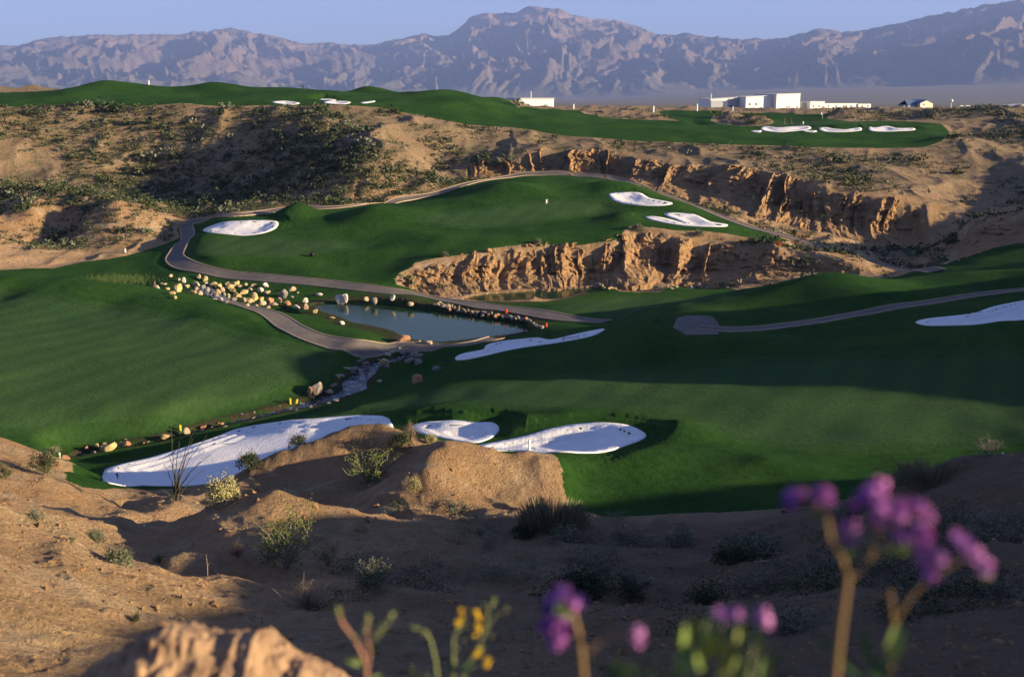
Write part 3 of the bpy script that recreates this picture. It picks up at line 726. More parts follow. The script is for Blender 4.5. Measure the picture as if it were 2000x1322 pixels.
def sheet(name, poly, step, zf, mat, lift=.03, skirt=0.0):   # a sheet over the land inside an outline
    poly = np.asarray(poly)
    lo, hi = poly.min(0), poly.max(0)
    xs = np.arange(lo[0], hi[0], step); ys = np.arange(lo[1], hi[1], step)
    X, Y = np.meshgrid(xs, ys); X = X + (np.arange(len(ys)) % 2)[:, None] * step * .5
    X, Y = X.ravel(), Y.ravel()
    s = sdist(X, Y, poly); k = s > step * .45
    pts = np.vstack([poly, np.stack([X[k], Y[k]], -1)])
    n = len(poly)
    v, e, f, *_ = delaunay_2d_cdt([Vector(p) for p in pts.tolist()], [], [list(range(n))], 1, 1e-5)
    v = np.array([list(p) for p in v])
    z = zf(v[:, 0], v[:, 1]) + lift
    co = np.column_stack([v, z])
    ff = [t for t in f if len(t) == 3]
    tris = np.array(ff)
    a, b, c = co[tris[:, 0]], co[tris[:, 1]], co[tris[:, 2]]
    flip = np.cross(b - a, c - a)[:, 2] < 0
    tris[flip] = tris[flip][:, ::-1]
    rim = co[:n].copy(); rim[:, 2] -= skirt
    if skirt:                                        # the edge runs down into the ground
        m0 = len(co); co = np.vstack([co, rim]); i = np.arange(n); j = (i + 1) % n
        return mesh_np(name, co, quads=np.stack([i, j, m0 + j, m0 + i], -1), tris=tris, mat=mat)
    return mesh_np(name, co, tris=tris, mat=mat)
for p in BUNK:
    st = .35 if np.hypot(*p.mean(0)) < 120 else .6
    link('sand_bunker', sheet('sand_bunker', p, st, lambda x, y: land(x, y), M_SAND, .06, .2), kind='structure')
for p in (pond_low, pond_up):
    link('pond_water', sheet('pond_water', p, 3.0, lambda x, y: np.full(x.shape, WL), M_WATER, 0), kind='structure')
def strip(name, P, across, zf, mat, edge=True):
    t = np.gradient(P[:, :2], axis=0); t /= np.linalg.norm(t, axis=1)[:, None] + 1e-9
    nrm = np.stack([-t[:, 1], t[:, 0]], -1)
    us = np.linspace(-.5, .5, across)
    C = P[:, None, :2] + nrm[:, None] * us[None, :, None] * P[:, None, 2:3]
    x, y = C[..., 0].ravel(), C[..., 1].ravel()
    z = zf(x, y, P)
    n, k = len(P), across
    i = np.arange(n * k).reshape(n, k)
    q = np.stack([i[:-1, :-1], i[1:, :-1], i[1:, 1:], i[:-1, 1:]], -1).reshape(-1, 4)
    me = mesh_np(name, np.column_stack([x, y, z]), quads=q, mat=mat)
    fattr(me, 'edge', np.tile(np.abs(us) * 2, n))
    return me
def resample(P, step):
    d = np.r_[0, np.cumsum(np.linalg.norm(np.diff(P[:, :2], axis=0), axis=1))]
    s = np.linspace(0, d[-1], max(3, int(d[-1] / step)))
    return np.column_stack([np.interp(s, d, P[:, k]) for k in range(P.shape[1])])
def smooth_z(x, y): return land(x, y)
for P in PATHS:
    P = resample(P, .8)
    k = np.ones(5) / 5
    Pp = P.copy()
    for c in range(3): Pp[2:-2, c] = np.convolve(P[:, c], k, 'valid')
    P = Pp
    o = link('cart_path', strip('cart_path', P, 7, lambda x, y, P: land(x, y) + .05, M_PATH), kind='structure')
    # low kerb on each side
    t = np.gradient(P[:, :2], axis=0); t /= np.linalg.norm(t, axis=1)[:, None] + 1e-9
    nrm = np.stack([-t[:, 1], t[:, 0]], -1)
    for s in (-1, 1):
        B = P[:, :2] + nrm * s * P[:, 2:3] * .5
        O = B + nrm * s * .16
        zb = land(B[:, 0], B[:, 1]); n = len(P)
        co = np.vstack([np.column_stack([B, zb - .05]), np.column_stack([B, zb + .13]), np.column_stack([O, zb + .13]), np.column_stack([O, zb - .25])])
        i = np.arange(n - 1)
        q = np.vstack([np.stack([a * n + i, a * n + i + 1, (a + 1) * n + i + 1, (a + 1) * n + i], -1) for a in range(3)])
        if s < 0: q = q[:, ::-1]
        link('kerb', mesh_np('kerb', co, quads=q, mat=M_KERB, smooth=False), o)
me = sheet('turning_pad', PAD, .8, lambda x, y: land(x, y), M_PATH, .045); fattr(me, 'edge', np.zeros(len(me.vertices)))
link('path_turning_pad', me, kind='structure')
cc = np.column_stack([creek_c[:, :2], creek_w])
cr = resample(np.column_stack([cc, creek_c[:, 2]]), .5)
def creek_z(x, y, P):
    return (cr[:, 3][:, None] - .18 + .10 * vnoise(x.reshape(len(cr), -1) / .7, y.reshape(len(cr), -1) / .7, 7)).ravel()
link('creek_water', strip('creek_water', np.column_stack([cr[:, :2], cr[:, 2] + .5]), 9, creek_z, M_CREEK), kind='structure')
ca = resample(np.column_stack([line('396 562 2.2; 404 569 2.6; 416 577 2.8; 428 583 2.6; 438 588 2.0', 122, 150)]), .6)
link('cascade_water', strip('cascade_water', ca, 7, lambda x, y, P: land(x, y) + .10 + .12 * vnoise(x / .6, y / .6, 9), M_CREEK), kind='structure')
print('sheets', round(time.time() - T0, 1))

# ------------------------------------------------------------------ mountains
def bajada(a): return np.interp(a, np.radians([-30, 4, 14, 30]), [.004, .005, .017, .025])
def build_mountains():
    sky_line = P2('''-400 120; -200 100; 0 91; 40 88; 80 77; 130 70; 200 68; 300 68; 370 66; 380 61; 410 65; 425 58; 440 57; 455 53; 480 60; 510 67; 540 70; 560 76; 590 85; 640 84; 690 87; 735 88; 760 80; 780 78; 800 72; 830 66; 850 71; 880 68
    900 52; 912 42; 920 34; 940 25; 980 25; 1010 24; 1027 13; 1060 15; 1090 18; 1110 27; 1130 32; 1160 38; 1210 42; 1250 55; 1290 69; 1330 66; 1370 70; 1400 72; 1420 75; 1450 78; 1480 74; 1520 77; 1560 65; 1595 57; 1640 62; 1690 58
    1750 45; 1800 34; 1850 22; 1900 12; 1950 4; 2000 -5; 2100 -12; 2300 10; 2600 40''')
    azs = np.arctan(kx(sky_line[:, 0], 120.0)); el = slope(sky_line[:, 1]) * np.cos(azs)
    a = np.radians(np.concatenate([np.linspace(-46, -31, 40, endpoint=False), np.linspace(-31, 31, 980), np.linspace(31, 46, 40)[1:]]))
    r = np.concatenate([np.linspace(6500, 9000, 30, endpoint=False), np.linspace(9000, 16500, 190, endpoint=False), np.linspace(16500, 24000, 30)])
    A, R = np.meshgrid(a, r)
    e = np.interp(a, azs, el)
    Rc = np.interp(a, np.radians([-60, -12, 6, 12, 60]), [15500, 15500, 15500, 13800, 13200])
    e = e + (vnoise(a * 130, a * 0, 3) * .0007 + vnoise(a * 320, a * 0, 4) * .0006)
    zc = e * Rc
    zc = np.broadcast_to(zc, A.shape); Rcc = np.broadcast_to(Rc, A.shape)
    X, Y = R * np.sin(A), R * np.cos(A)
    base = np.maximum(0, R - 3000) * bajada(A) * sstep(3000, 9000, R) - 6
    R0 = np.interp(A, np.radians([-30, 6, 14, 30]), [10400, 10400, 9600, 9300]) + 500 * vnoise(A * 9, A * 0, 12)
    t = (R - R0) / (Rcc - R0)
    S = A * 14500
    wx = S + 500 * fbm(S / 2600, R / 2600, 3, 101); wy = R + 500 * fbm(S / 2600, R / 2600, 3, 102)
    tt = np.clip(t, 0, 1)
    # spurs fan out down the slope: a warped ridge pattern at several scales
    w2x = S + 420 * vnoise(S / 1500, R / 1500, 151) + 160 * vnoise(S / 500, R / 500, 152)
    w2y = R + 420 * vnoise(S / 1500, R / 1500, 153) + 160 * vnoise(S / 500, R / 500, 154)
    tri = lambda v: np.abs(v)                       # V-shaped valleys
    v1 = 1 - tri(vnoise(w2x / 1500, w2y / 3300, 111)) * 1.5
    v2 = 1 - tri(vnoise(w2x / 640 + .6 * v1, w2y / 1150, 131)) * 1.5
    v3 = 1 - tri(vnoise(w2x / 290 + .8 * v2, w2y / 760, 137)) * 1.5
    v4 = 1 - tri(vnoise(w2x / 135, w2y / 300, 139)) * 1.5
    v5 = fbm(w2x / 70, w2y / 70, 2, 143)
    amp = sstep(.0, .30, tt) * (1 - sstep(.70, 1.0, tt) * .88)
    g = tt ** 1.05
    up = np.maximum(zc - base, 150)
    rel = .22 * (v1 - .55) + .21 * (v2 - .55) + .21 * (v3 - .55) + .14 * (v4 - .55) + .07 * v5
    h = base + up * (g + amp * rel * (.40 + .5 * tt) * .92 + .012 * (v3 - .5) * sstep(.8, 1, tt))
    h = np.maximum(h, base - 20)
    hb = (h - base) / up
    st = .085; q = np.floor(hb / st); fr = hb / st - q
    tz = (q + sstep(.2, .8, fr)) * st
    k = sstep(.55, .75, hb) * .30
    h = base + up * (hb * (1 - k) + tz * k)
    lim = e[None, :] * R * 1.0
    over = np.maximum(h - lim, 0); h = np.where(t < 1, h - over * .93, h)
    back = R > Rcc
    h = np.where(back, zc - (R - Rcc) * .22 - 60 * np.abs(fbm(S / 500, R / 500, 3, 7)) * sstep(0, 300, R - Rcc), h)
    low = sstep(.0, .12, t)
    h = base * (1 - low) + h * low - 4 * (1 - low)
    nr_, nc_ = A.shape
    i = np.arange(nr_ * nc_).reshape(nr_, nc_)
    qd = np.stack([i[:-1, :-1], i[:-1, 1:], i[1:, 1:], i[1:, :-1]], -1).reshape(-1, 4)
    t_ = NT('mountain_rock'); P = t_.pos()
    sep = t_.node('ShaderNodeSeparateXYZ'); t_.l.new(P, sep.inputs[0])
    n1 = t_.noise(P, .0012, 5, .65); n2 = t_.noise(P, .006, 5, .7)
    c = t_.mix(t_.rng(n1, .38, .62), (.195, .135, .115), (.14, .108, .095))
    z = t_.math('ADD', sep.outputs[2], t_.math('MULTIPLY', t_.noise(P, .0009, 3), 500))
    band = t_.noise(t_.node('ShaderNodeCombineXYZ', inp={2: t_.math('MULTIPLY', z, .006)}).outputs[0], 1.0, 3, .6)
    hi = t_.rng(z, 750, 1100)
    c = t_.mix(t_.math('MULTIPLY', t_.rng(band, .48, .58), hi), c, (.36, .23, .175))
    c = t_.mix(t_.rng(n2, .45, .7, 0, .5), c, (.13, .12, .085))
    lo = t_.rng(z, 700, 350)
    c = t_.mix(t_.math('MULTIPLY', lo, .7), c, (.17, .15, .105))
    t_.col(c); t_.nor(t_.bump(t_.noise(P, .012, 6, .75), .9, 90))
    me = mesh_np('mountains', np.stack([X, Y, h], -1).reshape(-1, 3), quads=qd[:, ::-1], mat=t_.m)
    link('mountains', me, kind='structure')
build_mountains()
print('mountains', round(time.time() - T0, 1))
# ------------------------------------------------------------------ air
bm = bmesh.new(); bmesh.ops.create_cube(bm, size=1)
for v in bm.verts:
    v.co.x *= 61000; v.co.y = 0 + v.co.y * 61000; v.co.z = 1300 + v.co.z * 2720
me = bpy.data.meshes.new('haze'); bm.to_mesh(me); bm.free()
hz = bpy.data.materials.new('haze_air'); hz.use_nodes = True
hn = hz.node_tree.nodes; hn.clear()
pv = hn.new('ShaderNodeVolumePrincipled'); pv.inputs['Density'].default_value = HAZE
pv.inputs['Color'].default_value = (.31, .45, 1.0, 1); pv.inputs['Anisotropy'].default_value = 0.0
ho = hn.new('ShaderNodeOutputMaterial'); hz.node_tree.links.new(pv.outputs[0], ho.inputs['Volume'])
me.materials.append(hz)
link('haze', me, kind='stuff')

# ------------------------------------------------------------------ eroded earth cliffs
rng_np = np.random.default_rng(7)
def n3(x, y, z, seed):          # cheap 3-D-ish noise out of three planes
    return (vnoise(x + 5.1, y - 3.7, seed) + vnoise(y + 1.3, z + 9.2, seed + 1) + vnoise(z - 7.7, x + 2.9, seed + 2)) / 2.2
def cliff(crest, toe, d0, d1, e0, e1, step, rows, seed, period=8.0, depth=2.6, talus=.35):
    C = resample(hit_line(crest, d0, d1), .5); T = resample(hit_line(toe, e0, e1), .5)
    n = int(np.linalg.norm(np.diff(C[:, :2], axis=0), axis=1).sum() / step)
    s = np.linspace(0, 1, n)
    C = np.column_stack([np.interp(s, np.linspace(0, 1, len(C)), C[:, k]) for k in range(2)])
    T = np.column_stack([np.interp(s, np.linspace(0, 1, len(T)), T[:, k]) for k in range(2)])
    zc = land(C[:, 0], C[:, 1]) + .05; zt = H0(T[:, 0], T[:, 1]) - .35
    L = s * n * step
    t = np.linspace(0, 1, rows)
    hprof = np.interp(t, [0, .05, .62, 1], [0, .02, talus, 1]); vprof = np.interp(t, [0, .05, .62, 1], [0, .02, .74, 1])
    D = T - C; Ln = np.linalg.norm(D, axis=1); N = D / (Ln[:, None] + 1e-6)
    k = np.ones(41) / 41
    N = np.column_stack([np.convolve(np.pad(N[:, i], 20, 'edge'), k, 'valid') for i in range(2)]); N /= np.linalg.norm(N, axis=1)[:, None]
    Lw = L + 2.0 * vnoise(L / 5, L * 0, seed) + 7.0 * vnoise(L / 22, L * 0, seed + 2)
    endf = sstep(0, .05, s) * sstep(1, .95, s)
    S_, T_ = np.meshgrid(s, t, indexing='ij')
    LL = Lw[:, None] + 1.3 * vnoise(L[:, None] / 9, T_ * 1.6, seed + 3) + .5 * vnoise(L[:, None] / 2.4, T_ * 5, seed + 4)
    var = (.35 + .95 * sstep(-.5, .6, vnoise(L / 14, L * 0, seed + 40)))[:, None]
    big = 1 - np.abs(vnoise(LL / period, T_ * .5, seed + 5)) * 1.0
    b2 = 1 - np.abs(vnoise(LL / (period * .36), T_ * .9, seed + 6))
    b3 = ridged(LL / 1.4, T_ * 3.0, 3, seed + 7)
    hgt = np.clip((zc - zt) / 6.0, .25, 1.3)[:, None]
    w = np.interp(t, [0, .12, .6, .85, 1], [.6, .9, 1, .6, .2])[None]
    def saw(q, sd):                                  # buttresses: long right flanks, short left ones
        q = q + .35 * vnoise(q * .7, T_ * 0 + 3.1, sd); f = q - np.floor(q)
        a = .45 + .9 * _hash(np.floor(q).astype(np.int64), np.zeros(q.shape, np.int64), sd)
        return np.where(f < .84, 1 - f / .84, (f - .84) / .16) * a
    sw = saw(LL / period, seed + 70); sw2 = saw(LL / (period * .37), seed + 71)
    ledge = vnoise(L[:, None] / 6, T_ * 6, seed + 50) * .4 + vnoise(L[:, None] / 25, T_ * 12, seed + 51) * .25
    out = ((sw - .42) * depth * 1.2 * (.4 + .6 * var) + (big ** 2 - .45) * depth * .3 + ledge + (sw2 - .42) * depth * .32 + (b3 - .4) * 1.0) * w * hgt * endf[:, None]
    X = C[:, 0, None] + D[:, 0, None] * hprof + N[:, 0, None] * out
    Y = C[:, 1, None] + D[:, 1, None] * hprof + N[:, 1, None] * out
    Z = zc[:, None] + (zt - zc)[:, None] * vprof
    Z = Z + (vnoise(LL / 1.1, T_ * 7, seed + 8) * .22 + vnoise(LL / .45, T_ * 14, seed + 9) * .10) * hgt * endf[:, None]
    rough = n3(X / .9, Y / .9, Z / .5, seed + 11) * .45 + n3(X / .35, Y / .35, Z / .25, seed + 15) * .22
    rough = rough + (ridged((X + Y * .3) / 1.5, (Z * 1.4 + Y * .3) / 1.1, 4, seed + 61, .6) - .45) * 1.0
    X = X + N[:, 0, None] * rough; Y = Y + N[:, 1, None] * rough
    # fold both rims into the ground
    Z[:, 0] -= .5; Z[:, -1] -= .6
    i = np.arange(n * rows).reshape(n, rows)
    q = np.stack([i[:-1, :-1], i[:-1, 1:], i[1:, 1:], i[1:, :-1]], -1).reshape(-1, 4)
    link('earth_cliff', mesh_np('earth_cliff', np.stack([X, Y, Z], -1).reshape(-1, 3), quads=q, mat=M_CLIFF, smooth=False), kind='structure')
for c in CLIFFS: cliff(*c)
print('cliffs', round(time.time() - T0, 1))

# ------------------------------------------------------------------ rocks
def rock_material(name, a, b, c):
    t = NT(name); P = t.node('ShaderNodeTexCoord').outputs['Object']
    k = t.mix(t.rng(t.noise(P, 1.5, 4, .6), .35, .65), a, b)
    k = t.mix(t.rng(t.noise(P, 5, 5, .7), .5, .75, 0, .7), k, c)
    t.col(k); t.nor(t.bump(t.noise(P, 6, 5, .7), .8, .12)); return t.m
M_TAN = rock_material('rock_tan', (.50, .40, .27), (.40, .29, .17), (.62, .54, .42))
M_YEL = rock_material('rock_yellow', (.52, .39, .18), (.42, .29, .13), (.60, .50, .28))
M_GREY = rock_material('rock_grey', (.26, .235, .21), (.18, .155, .135), (.36, .33, .30))
M_RED = rock_material('rock_red', (.42, .22, .12), (.33, .16, .09), (.52, .33, .2))
M_PALE = rock_material('rock_pale', (.62, .57, .50), (.48, .42, .35), (.70, .66, .60))
ROCKM = dict(t=M_TAN, y=M_YEL, g=M_GREY, r=M_RED, w=M_PALE)
def rock_mesh(seed, sub=3, squash=(1, 1, 1), blocky=.5):
    bm = bmesh.new(); bmesh.ops.create_icosphere(bm, subdivisions=sub, radius=1)
    rs = np.random.default_rng(seed)
    planes = [(Vector(rs.normal(size=3)).normalized(), rs.uniform(.42, .82)) for _ in range(int(6 + 6 * blocky))]
    for v in bm.verts:
        d = v.co.normalized(); r = 1.0
        for n_, o_ in planes:
            q = d.dot(n_)
            if q > .05: r = min(r, o_ / q)
        p = d * r
        w = float(n3(np.array([d.x * 2.2]), np.array([d.y * 2.2]), np.array([d.z * 2.2]), seed)[0])
        p *= 1 + .07 * w
        v.co = Vector((p.x * squash[0], p.y * squash[1], p.z * squash[2]))
    me = bpy.data.meshes.new('rock'); bm.to_mesh(me); bm.free()
    me.polygons.foreach_set('use_smooth', np.zeros(len(me.polygons), bool))
    return me
ROCKS = {}
for k_, m_ in ROCKM.items():
    ROCKS[k_] = []
    for j in range(5):
        me = rock_mesh(100 + j * 7 + ord(k_), 3 if j < 3 else 2, [(1, .9, .8), (1, .8, .95), (.9, 1, .7), (1, .7, .6), (.8, 1, 1)][j]); me.materials.append(m_); ROCKS[k_].append(me)
rnd = random.Random(11)
def put_rock(px, py, w, h, kind, label, group=None, d=None, name='boulder', base=None, cat='boulder', zb=None):
    # px py: centre of its foot in the photo, w h: its size there
    if zb is not None: p = atz(px, py, zb)
    elif d: p = at(px, py, d)
    else: p = hit(px, py, *base)[0]
    sc_ = p[1] / F / 1.0
    W, Hh = w * sc_ * 1.05, h * sc_ * 1.1
    z = land1(p[0], p[1]) if zb is None else zb
    o = bpy.data.objects.new(name, rnd.choice(ROCKS[kind])); COL.objects.link(o)
    o.location = (p[0], p[1], z + Hh * .26)
    o.rotation_euler = (rnd.uniform(-.3, .3), rnd.uniform(-.3, .3), rnd.uniform(0, 6.28))
    o.scale = (W * .58, W * .52, Hh * .72)
    o['label'] = label; o['category'] = cat
    if group: o['group'] = group
    return o
G_CAS = 'rocks of the cascade above the pond'
# (px, foot row, width, height, kind, label)
big = [
 (346, 571, 28, 25, 'y', 'largest yellow boulder at the left end of the rock cascade'),
 (335, 541, 10, 10, 't', 'small round tan boulder on the grass above the large yellow boulder'),
 (359, 551, 8, 13, 'w', 'narrow upright pale boulder beside the reeds at the cascade'),
 (326, 568, 19, 12, 'y', 'flat cream boulder left of the large yellow boulder'),
 (306, 565, 13, 11, 't', 'leftmost tan boulder of the rock cascade'),
 (338, 574, 17, 9, 'y', 'low yellow boulder in front of the large yellow boulder'),
 (389, 542, 11, 9, 't', 'small tan boulder just below the bend of the cart path'),
 (400, 548, 13, 11, 'y', 'leaning golden boulder below the cart path at the top of the cascade'),
 (459, 556, 20, 11, 'y', 'long golden boulder on the grass below the cart path'),
 (494, 561, 14, 10, 't', 'pointed tan boulder alone on the grass above the cascade'),
 (518, 560, 15, 10, 'w', 'pale boulder with a white top on grass above the cascade'),
 (528, 591, 17, 17, 'r', 'rounded rust red boulder at the right end of the cascade'),
 (552, 580, 20, 19, 'g', 'dark faced boulder with a bright right edge standing on grass by the pond'),
 (571, 569, 12, 13, 't', 'small round boulder on the bank between the dark faced one and the cart path'),
 (596, 594, 14, 19, 'w', 'tall pale boulder standing at the left tip of the pond'),
 (562, 598, 18, 9, 'r', 'low reddish boulder at the pond tip'),
 (579, 606, 16, 10, 'w', 'cream boulder at the pond tip in front of the reddish one'),
 (598, 608, 11, 11, 't', 'small tan boulder at the water edge below the tall pale one'),
 (624, 577, 18, 11, 'w', 'flat topped pale boulder on the far bank of the pond'),
 (666, 589, 26, 24, 'w', 'largest white boulder on the far bank of the pond'),
 (716, 586, 16, 14, 't', 'tan boulder on the far bank right of the white boulder'),
 (731, 593, 15, 15, 'g', 'dark boulder with a white stripe at the water edge'),
 (767, 588, 12, 13, 'w', 'small bright boulder on the far bank near the middle of the pond'),
 (801, 597, 15, 9, 't', 'low tan boulder at the far water edge right of the bright one'),
 (668, 633, 14, 10, 'w', 'cream boulder on the near bank at the left of the pond'),
 (649, 623, 12, 6, 'y', 'low golden boulder on the near bank of the pond'),
 (616, 614, 12, 9, 'y', 'golden boulder at the left water edge of the near bank'),
 (786, 671, 34, 12, 'r', 'long flat brown boulder where the near bank meets the pond'),
 (818, 674, 15, 9, 't', 'small tan boulder between two flat boulders on the near bank'),
 (839, 676, 21, 8, 't', 'flat tan boulder at the right end of the near bank'),
 (752, 688, 22, 15, 'y', 'golden boulder in front of the lower cart path at the creek head'),
 (714, 696, 15, 8, 'g', 'grey boulder on shaded grass left of the creek head'),
 (817, 706, 24, 13, 'g', 'grey pointed boulder right of the creek head'),
 (800, 702, 24, 11, 'g', 'broad grey boulder across the creek head'),
 (852, 720, 25, 14, 'g', 'dark slanting boulder on the shaded fairway slope'),
 (814, 743, 26, 16, 'r', 'rust brown boulder alone on the dark fairway slope'),
 (621, 763, 31, 31, 't', 'large square sunlit boulder beside the creek with a long shadow'),
 (606, 762, 22, 20, 'r', 'brown boulder leaning on the large square sunlit boulder'),
 (646, 767, 12, 9, 't', 'small tan boulder at the creek right of the square boulder'),
 (364, 836, 18, 10, 't', 'sunlit boulder at the creek bend below the yellow stake'),
 (322, 854, 23, 10, 'y', 'flat bright boulder in the middle of the lower creek'),
 (211, 882, 38, 15, 'y', 'long orange boulder on the near side of the lower creek'),
 (128, 885, 20, 10, 'r', 'reddish boulder behind the short white stake'),
 (188, 866, 11, 8, 'y', 'small golden boulder on the far bank of the lower creek'),
 (170, 872, 10, 9, 'r', 'dark reddish boulder on the far bank of the lower creek'),
 (204, 858, 12, 4, 't', 'flat pale stone in the grass above the lower creek'),
 (243, 848, 11, 4, 't', 'thin pale stone in the grass right of the flat pale stone'),
 (248, 872, 17, 9, 'r', 'dark brown boulder standing in the lower creek'),
]
for r in big:
    rg = (118, 165) if r[1] < 612 else (95, 130) if r[1] < 700 else (62, 110)
    put_rock(*r[:6], base=rg, name='boulder')
pile = [(403,556,7,9,'w'),(383,559,13,12,'t'),(364,562,10,10,'t'),(375,574,18,10,'y'),(416,559,18,8,'y'),(428,562,16,10,'y'),(405,571,15,12,'g'),(420,580,14,10,'g'),(432,587,12,9,'w'),(412,577,12,9,'g'),(398,566,10,8,'g'),
 (446,557,12,8,'y'),(449,566,18,10,'y'),(455,571,12,9,'y'),(475,574,18,13,'y'),(489,567,11,6,'t'),(509,569,11,9,'w'),(464,582,17,13,'y'),(446,582,11,13,'t'),(495,578,15,7,'t'),(496,586,15,11,'y'),(488,591,17,9,'y'),(510,586,12,11,'y'),(511,594,15,9,'t'),
 (521,573,12,8,'t'),(547,589,9,9,'y'),(534,596,19,7,'t'),(570,580,8,4,'w'),(315,555,7,5,'t'),(323,556,9,4,'t'),(350,548,5,5,'w'),(302,556,4,8,'r'),(341,583,9,5,'y'),(481,556,7,5,'t'),(582,572,6,3,'w'),(476,590,12,8,'t'),(457,588,14,8,'g'),(442,592,10,6,'t'),
 (470,561,9,6,'t'),(436,570,12,8,'t'),(392,577,12,8,'t'),(385,568,10,7,'t'),(438,578,10,8,'g'),(426,573,12,8,'y'),(500,598,10,5,'t'),(523,600,12,5,'t'),(484,598,10,5,'t')]
for r in pile:
    r = (r[0], r[1], r[2] * 1.2, r[3] * 1.2, r[4])
    put_rock(*r, {'t': 'tan rock in the heap', 'y': 'golden rock in the heap', 'g': 'grey rock in the wet chute', 'w': 'pale rock in the heap', 'r': 'reddish rock in the heap'}[r[4]] + ' of the cascade above the pond', G_CAS + ' ' + r[4], base=(118, 165), name='rock', cat='rock')
rp = random.Random(5)
for i in range(46):             # riprap under the cart path, its shade put into dark rock colours
    t = i / 45 + rp.uniform(-.012, .012)
    px = 868 + 190 * t; py = np.interp(px, [868, 900, 937, 975, 1012, 1040, 1056], [603, 609, 614, 619, 625, 632, 648]) - rp.uniform(-1, 5)
    put_rock(px, py, rp.uniform(6, 12), rp.uniform(4, 8), rp.choice('gggr'), 'dark riprap stone along the far right bank of the pond', 'riprap stones along the pond', base=(112, 140), name='rock', cat='rock')
for i in range(12):
    put_rock(848 + i * 3 + rp.uniform(-3, 3), 597 + rp.uniform(-2, 4), rp.uniform(6, 14), rp.uniform(4, 8), 't', 'tan stone at the cliff end of the pond bank', 'stones at the pond bank', base=(118, 140), name='rock', cat='rock')
for i in range(70):             # both sides of the creek
    k = rp.random() ** 1.3; j = int(k * (len(creek_c) - 1)); s_ = rp.choice((-1, 1)); c = creek_c[j]; w = creek_w[j] / 2 + rp.uniform(-.45, .8)
    tv = creek_c[min(j + 1, len(creek_c) - 1)] - creek_c[max(j - 1, 0)]; tv = tv[:2] / (np.linalg.norm(tv[:2]) + 1e-6)
    x, y = c[0] - tv[1] * w * s_ * 1.1, c[1] + tv[0] * w * s_ * 1.1
    sz = rp.uniform(.25, .75) * (1 if k < .5 else .6)
    o = bpy.data.objects.new('rock', rp.choice(ROCKS[rp.choice('gtrgg')])); COL.objects.link(o)
    o.location = (x, y, c[2] + .0 + sz * .1); o.rotation_euler = (rp.uniform(-.4, .4), rp.uniform(-.4, .4), rp.uniform(0, 6)); o.scale = (sz, sz * .8, sz * .6)
    o['label'] = 'wet stone lining the creek between the two fairways'; o['category'] = 'rock'; o['group'] = 'stones lining the creek'
for i in range(60):             # fallen blocks at the cliff foot, right of the upper pond
    px = rp.uniform(1165, 1450); py = rp.uniform(548, 566) - (px - 1165) * .008
    put_rock(px, py, rp.uniform(4, 11), rp.uniform(3, 8), rp.choice('ttyw'), 'fallen block at the foot of the nearer earth cliff', 'fallen blocks under the nearer cliff', base=(128, 165), name='rock', cat='rock')
print('rocks', round(time.time() - T0, 1))

# ------------------------------------------------------------------ plants
def leaf_material(name, a, b, trans=.25):
    t = NT(name); P = t.pos()
    c = t.mix(t.rng(t.noise(P, 2.3, 3, .6), .35, .65), a, b)
    t.col(c); t.b.inputs['Roughness'].default_value = .75
    return t.m
M_SCRUB = leaf_material('scrub_leaf', (.045, .058, .022), (.080, .090, .036))
M_DARKSCRUB = leaf_material('dark_scrub_leaf', (.030, .045, .018), (.05, .065, .028))
M_SAGE = leaf_material('sage_leaf', (.12, .13, .08), (.19, .20, .125))
M_GOLD = leaf_material('golden_leaf', (.34, .30, .12), (.44, .40, .20))
M_DRY = leaf_material('dry_twig', (.34, .25, .17), (.26, .19, .13))
M_CREO = leaf_material('creosote_leaf', (.09, .125, .025), (.14, .17, .035))
M_BARK = leaf_material('grey_bark', (.20, .165, .13), (.28, .24, .19))
M_REED = leaf_material('reed_blade', (.05, .09, .025), (.085, .13, .04))
M_STEM = leaf_material('ocotillo_cane', (.055, .055, .04), (.09, .08, .055))
M_PSTEM = leaf_material('tan_stem', (.25, .16, .07), (.32, .20, .10))
M_REDSTEM = leaf_material('red_stem', (.38, .16, .11), (.44, .22, .14))
M_GRSTEM = leaf_material('green_stem', (.22, .25, .09), (.30, .33, .13))
M_PURPLE = leaf_material('purple_petal', (.46, .15, .47), (.66, .30, .64))
M_VIOLET = leaf_material('violet_petal', (.22, .07, .36), (.30, .10, .42))
M_YELLOW = leaf_material('yellow_petal', (.85, .50, .02), (.92, .62, .05))
M_PLEAF = leaf_material('pale_green_leaf', (.22, .32, .08), (.34, .42, .12))
M_DLEAF = leaf_material('dark_green_leaf', (.05, .12, .05), (.07, .16, .06))

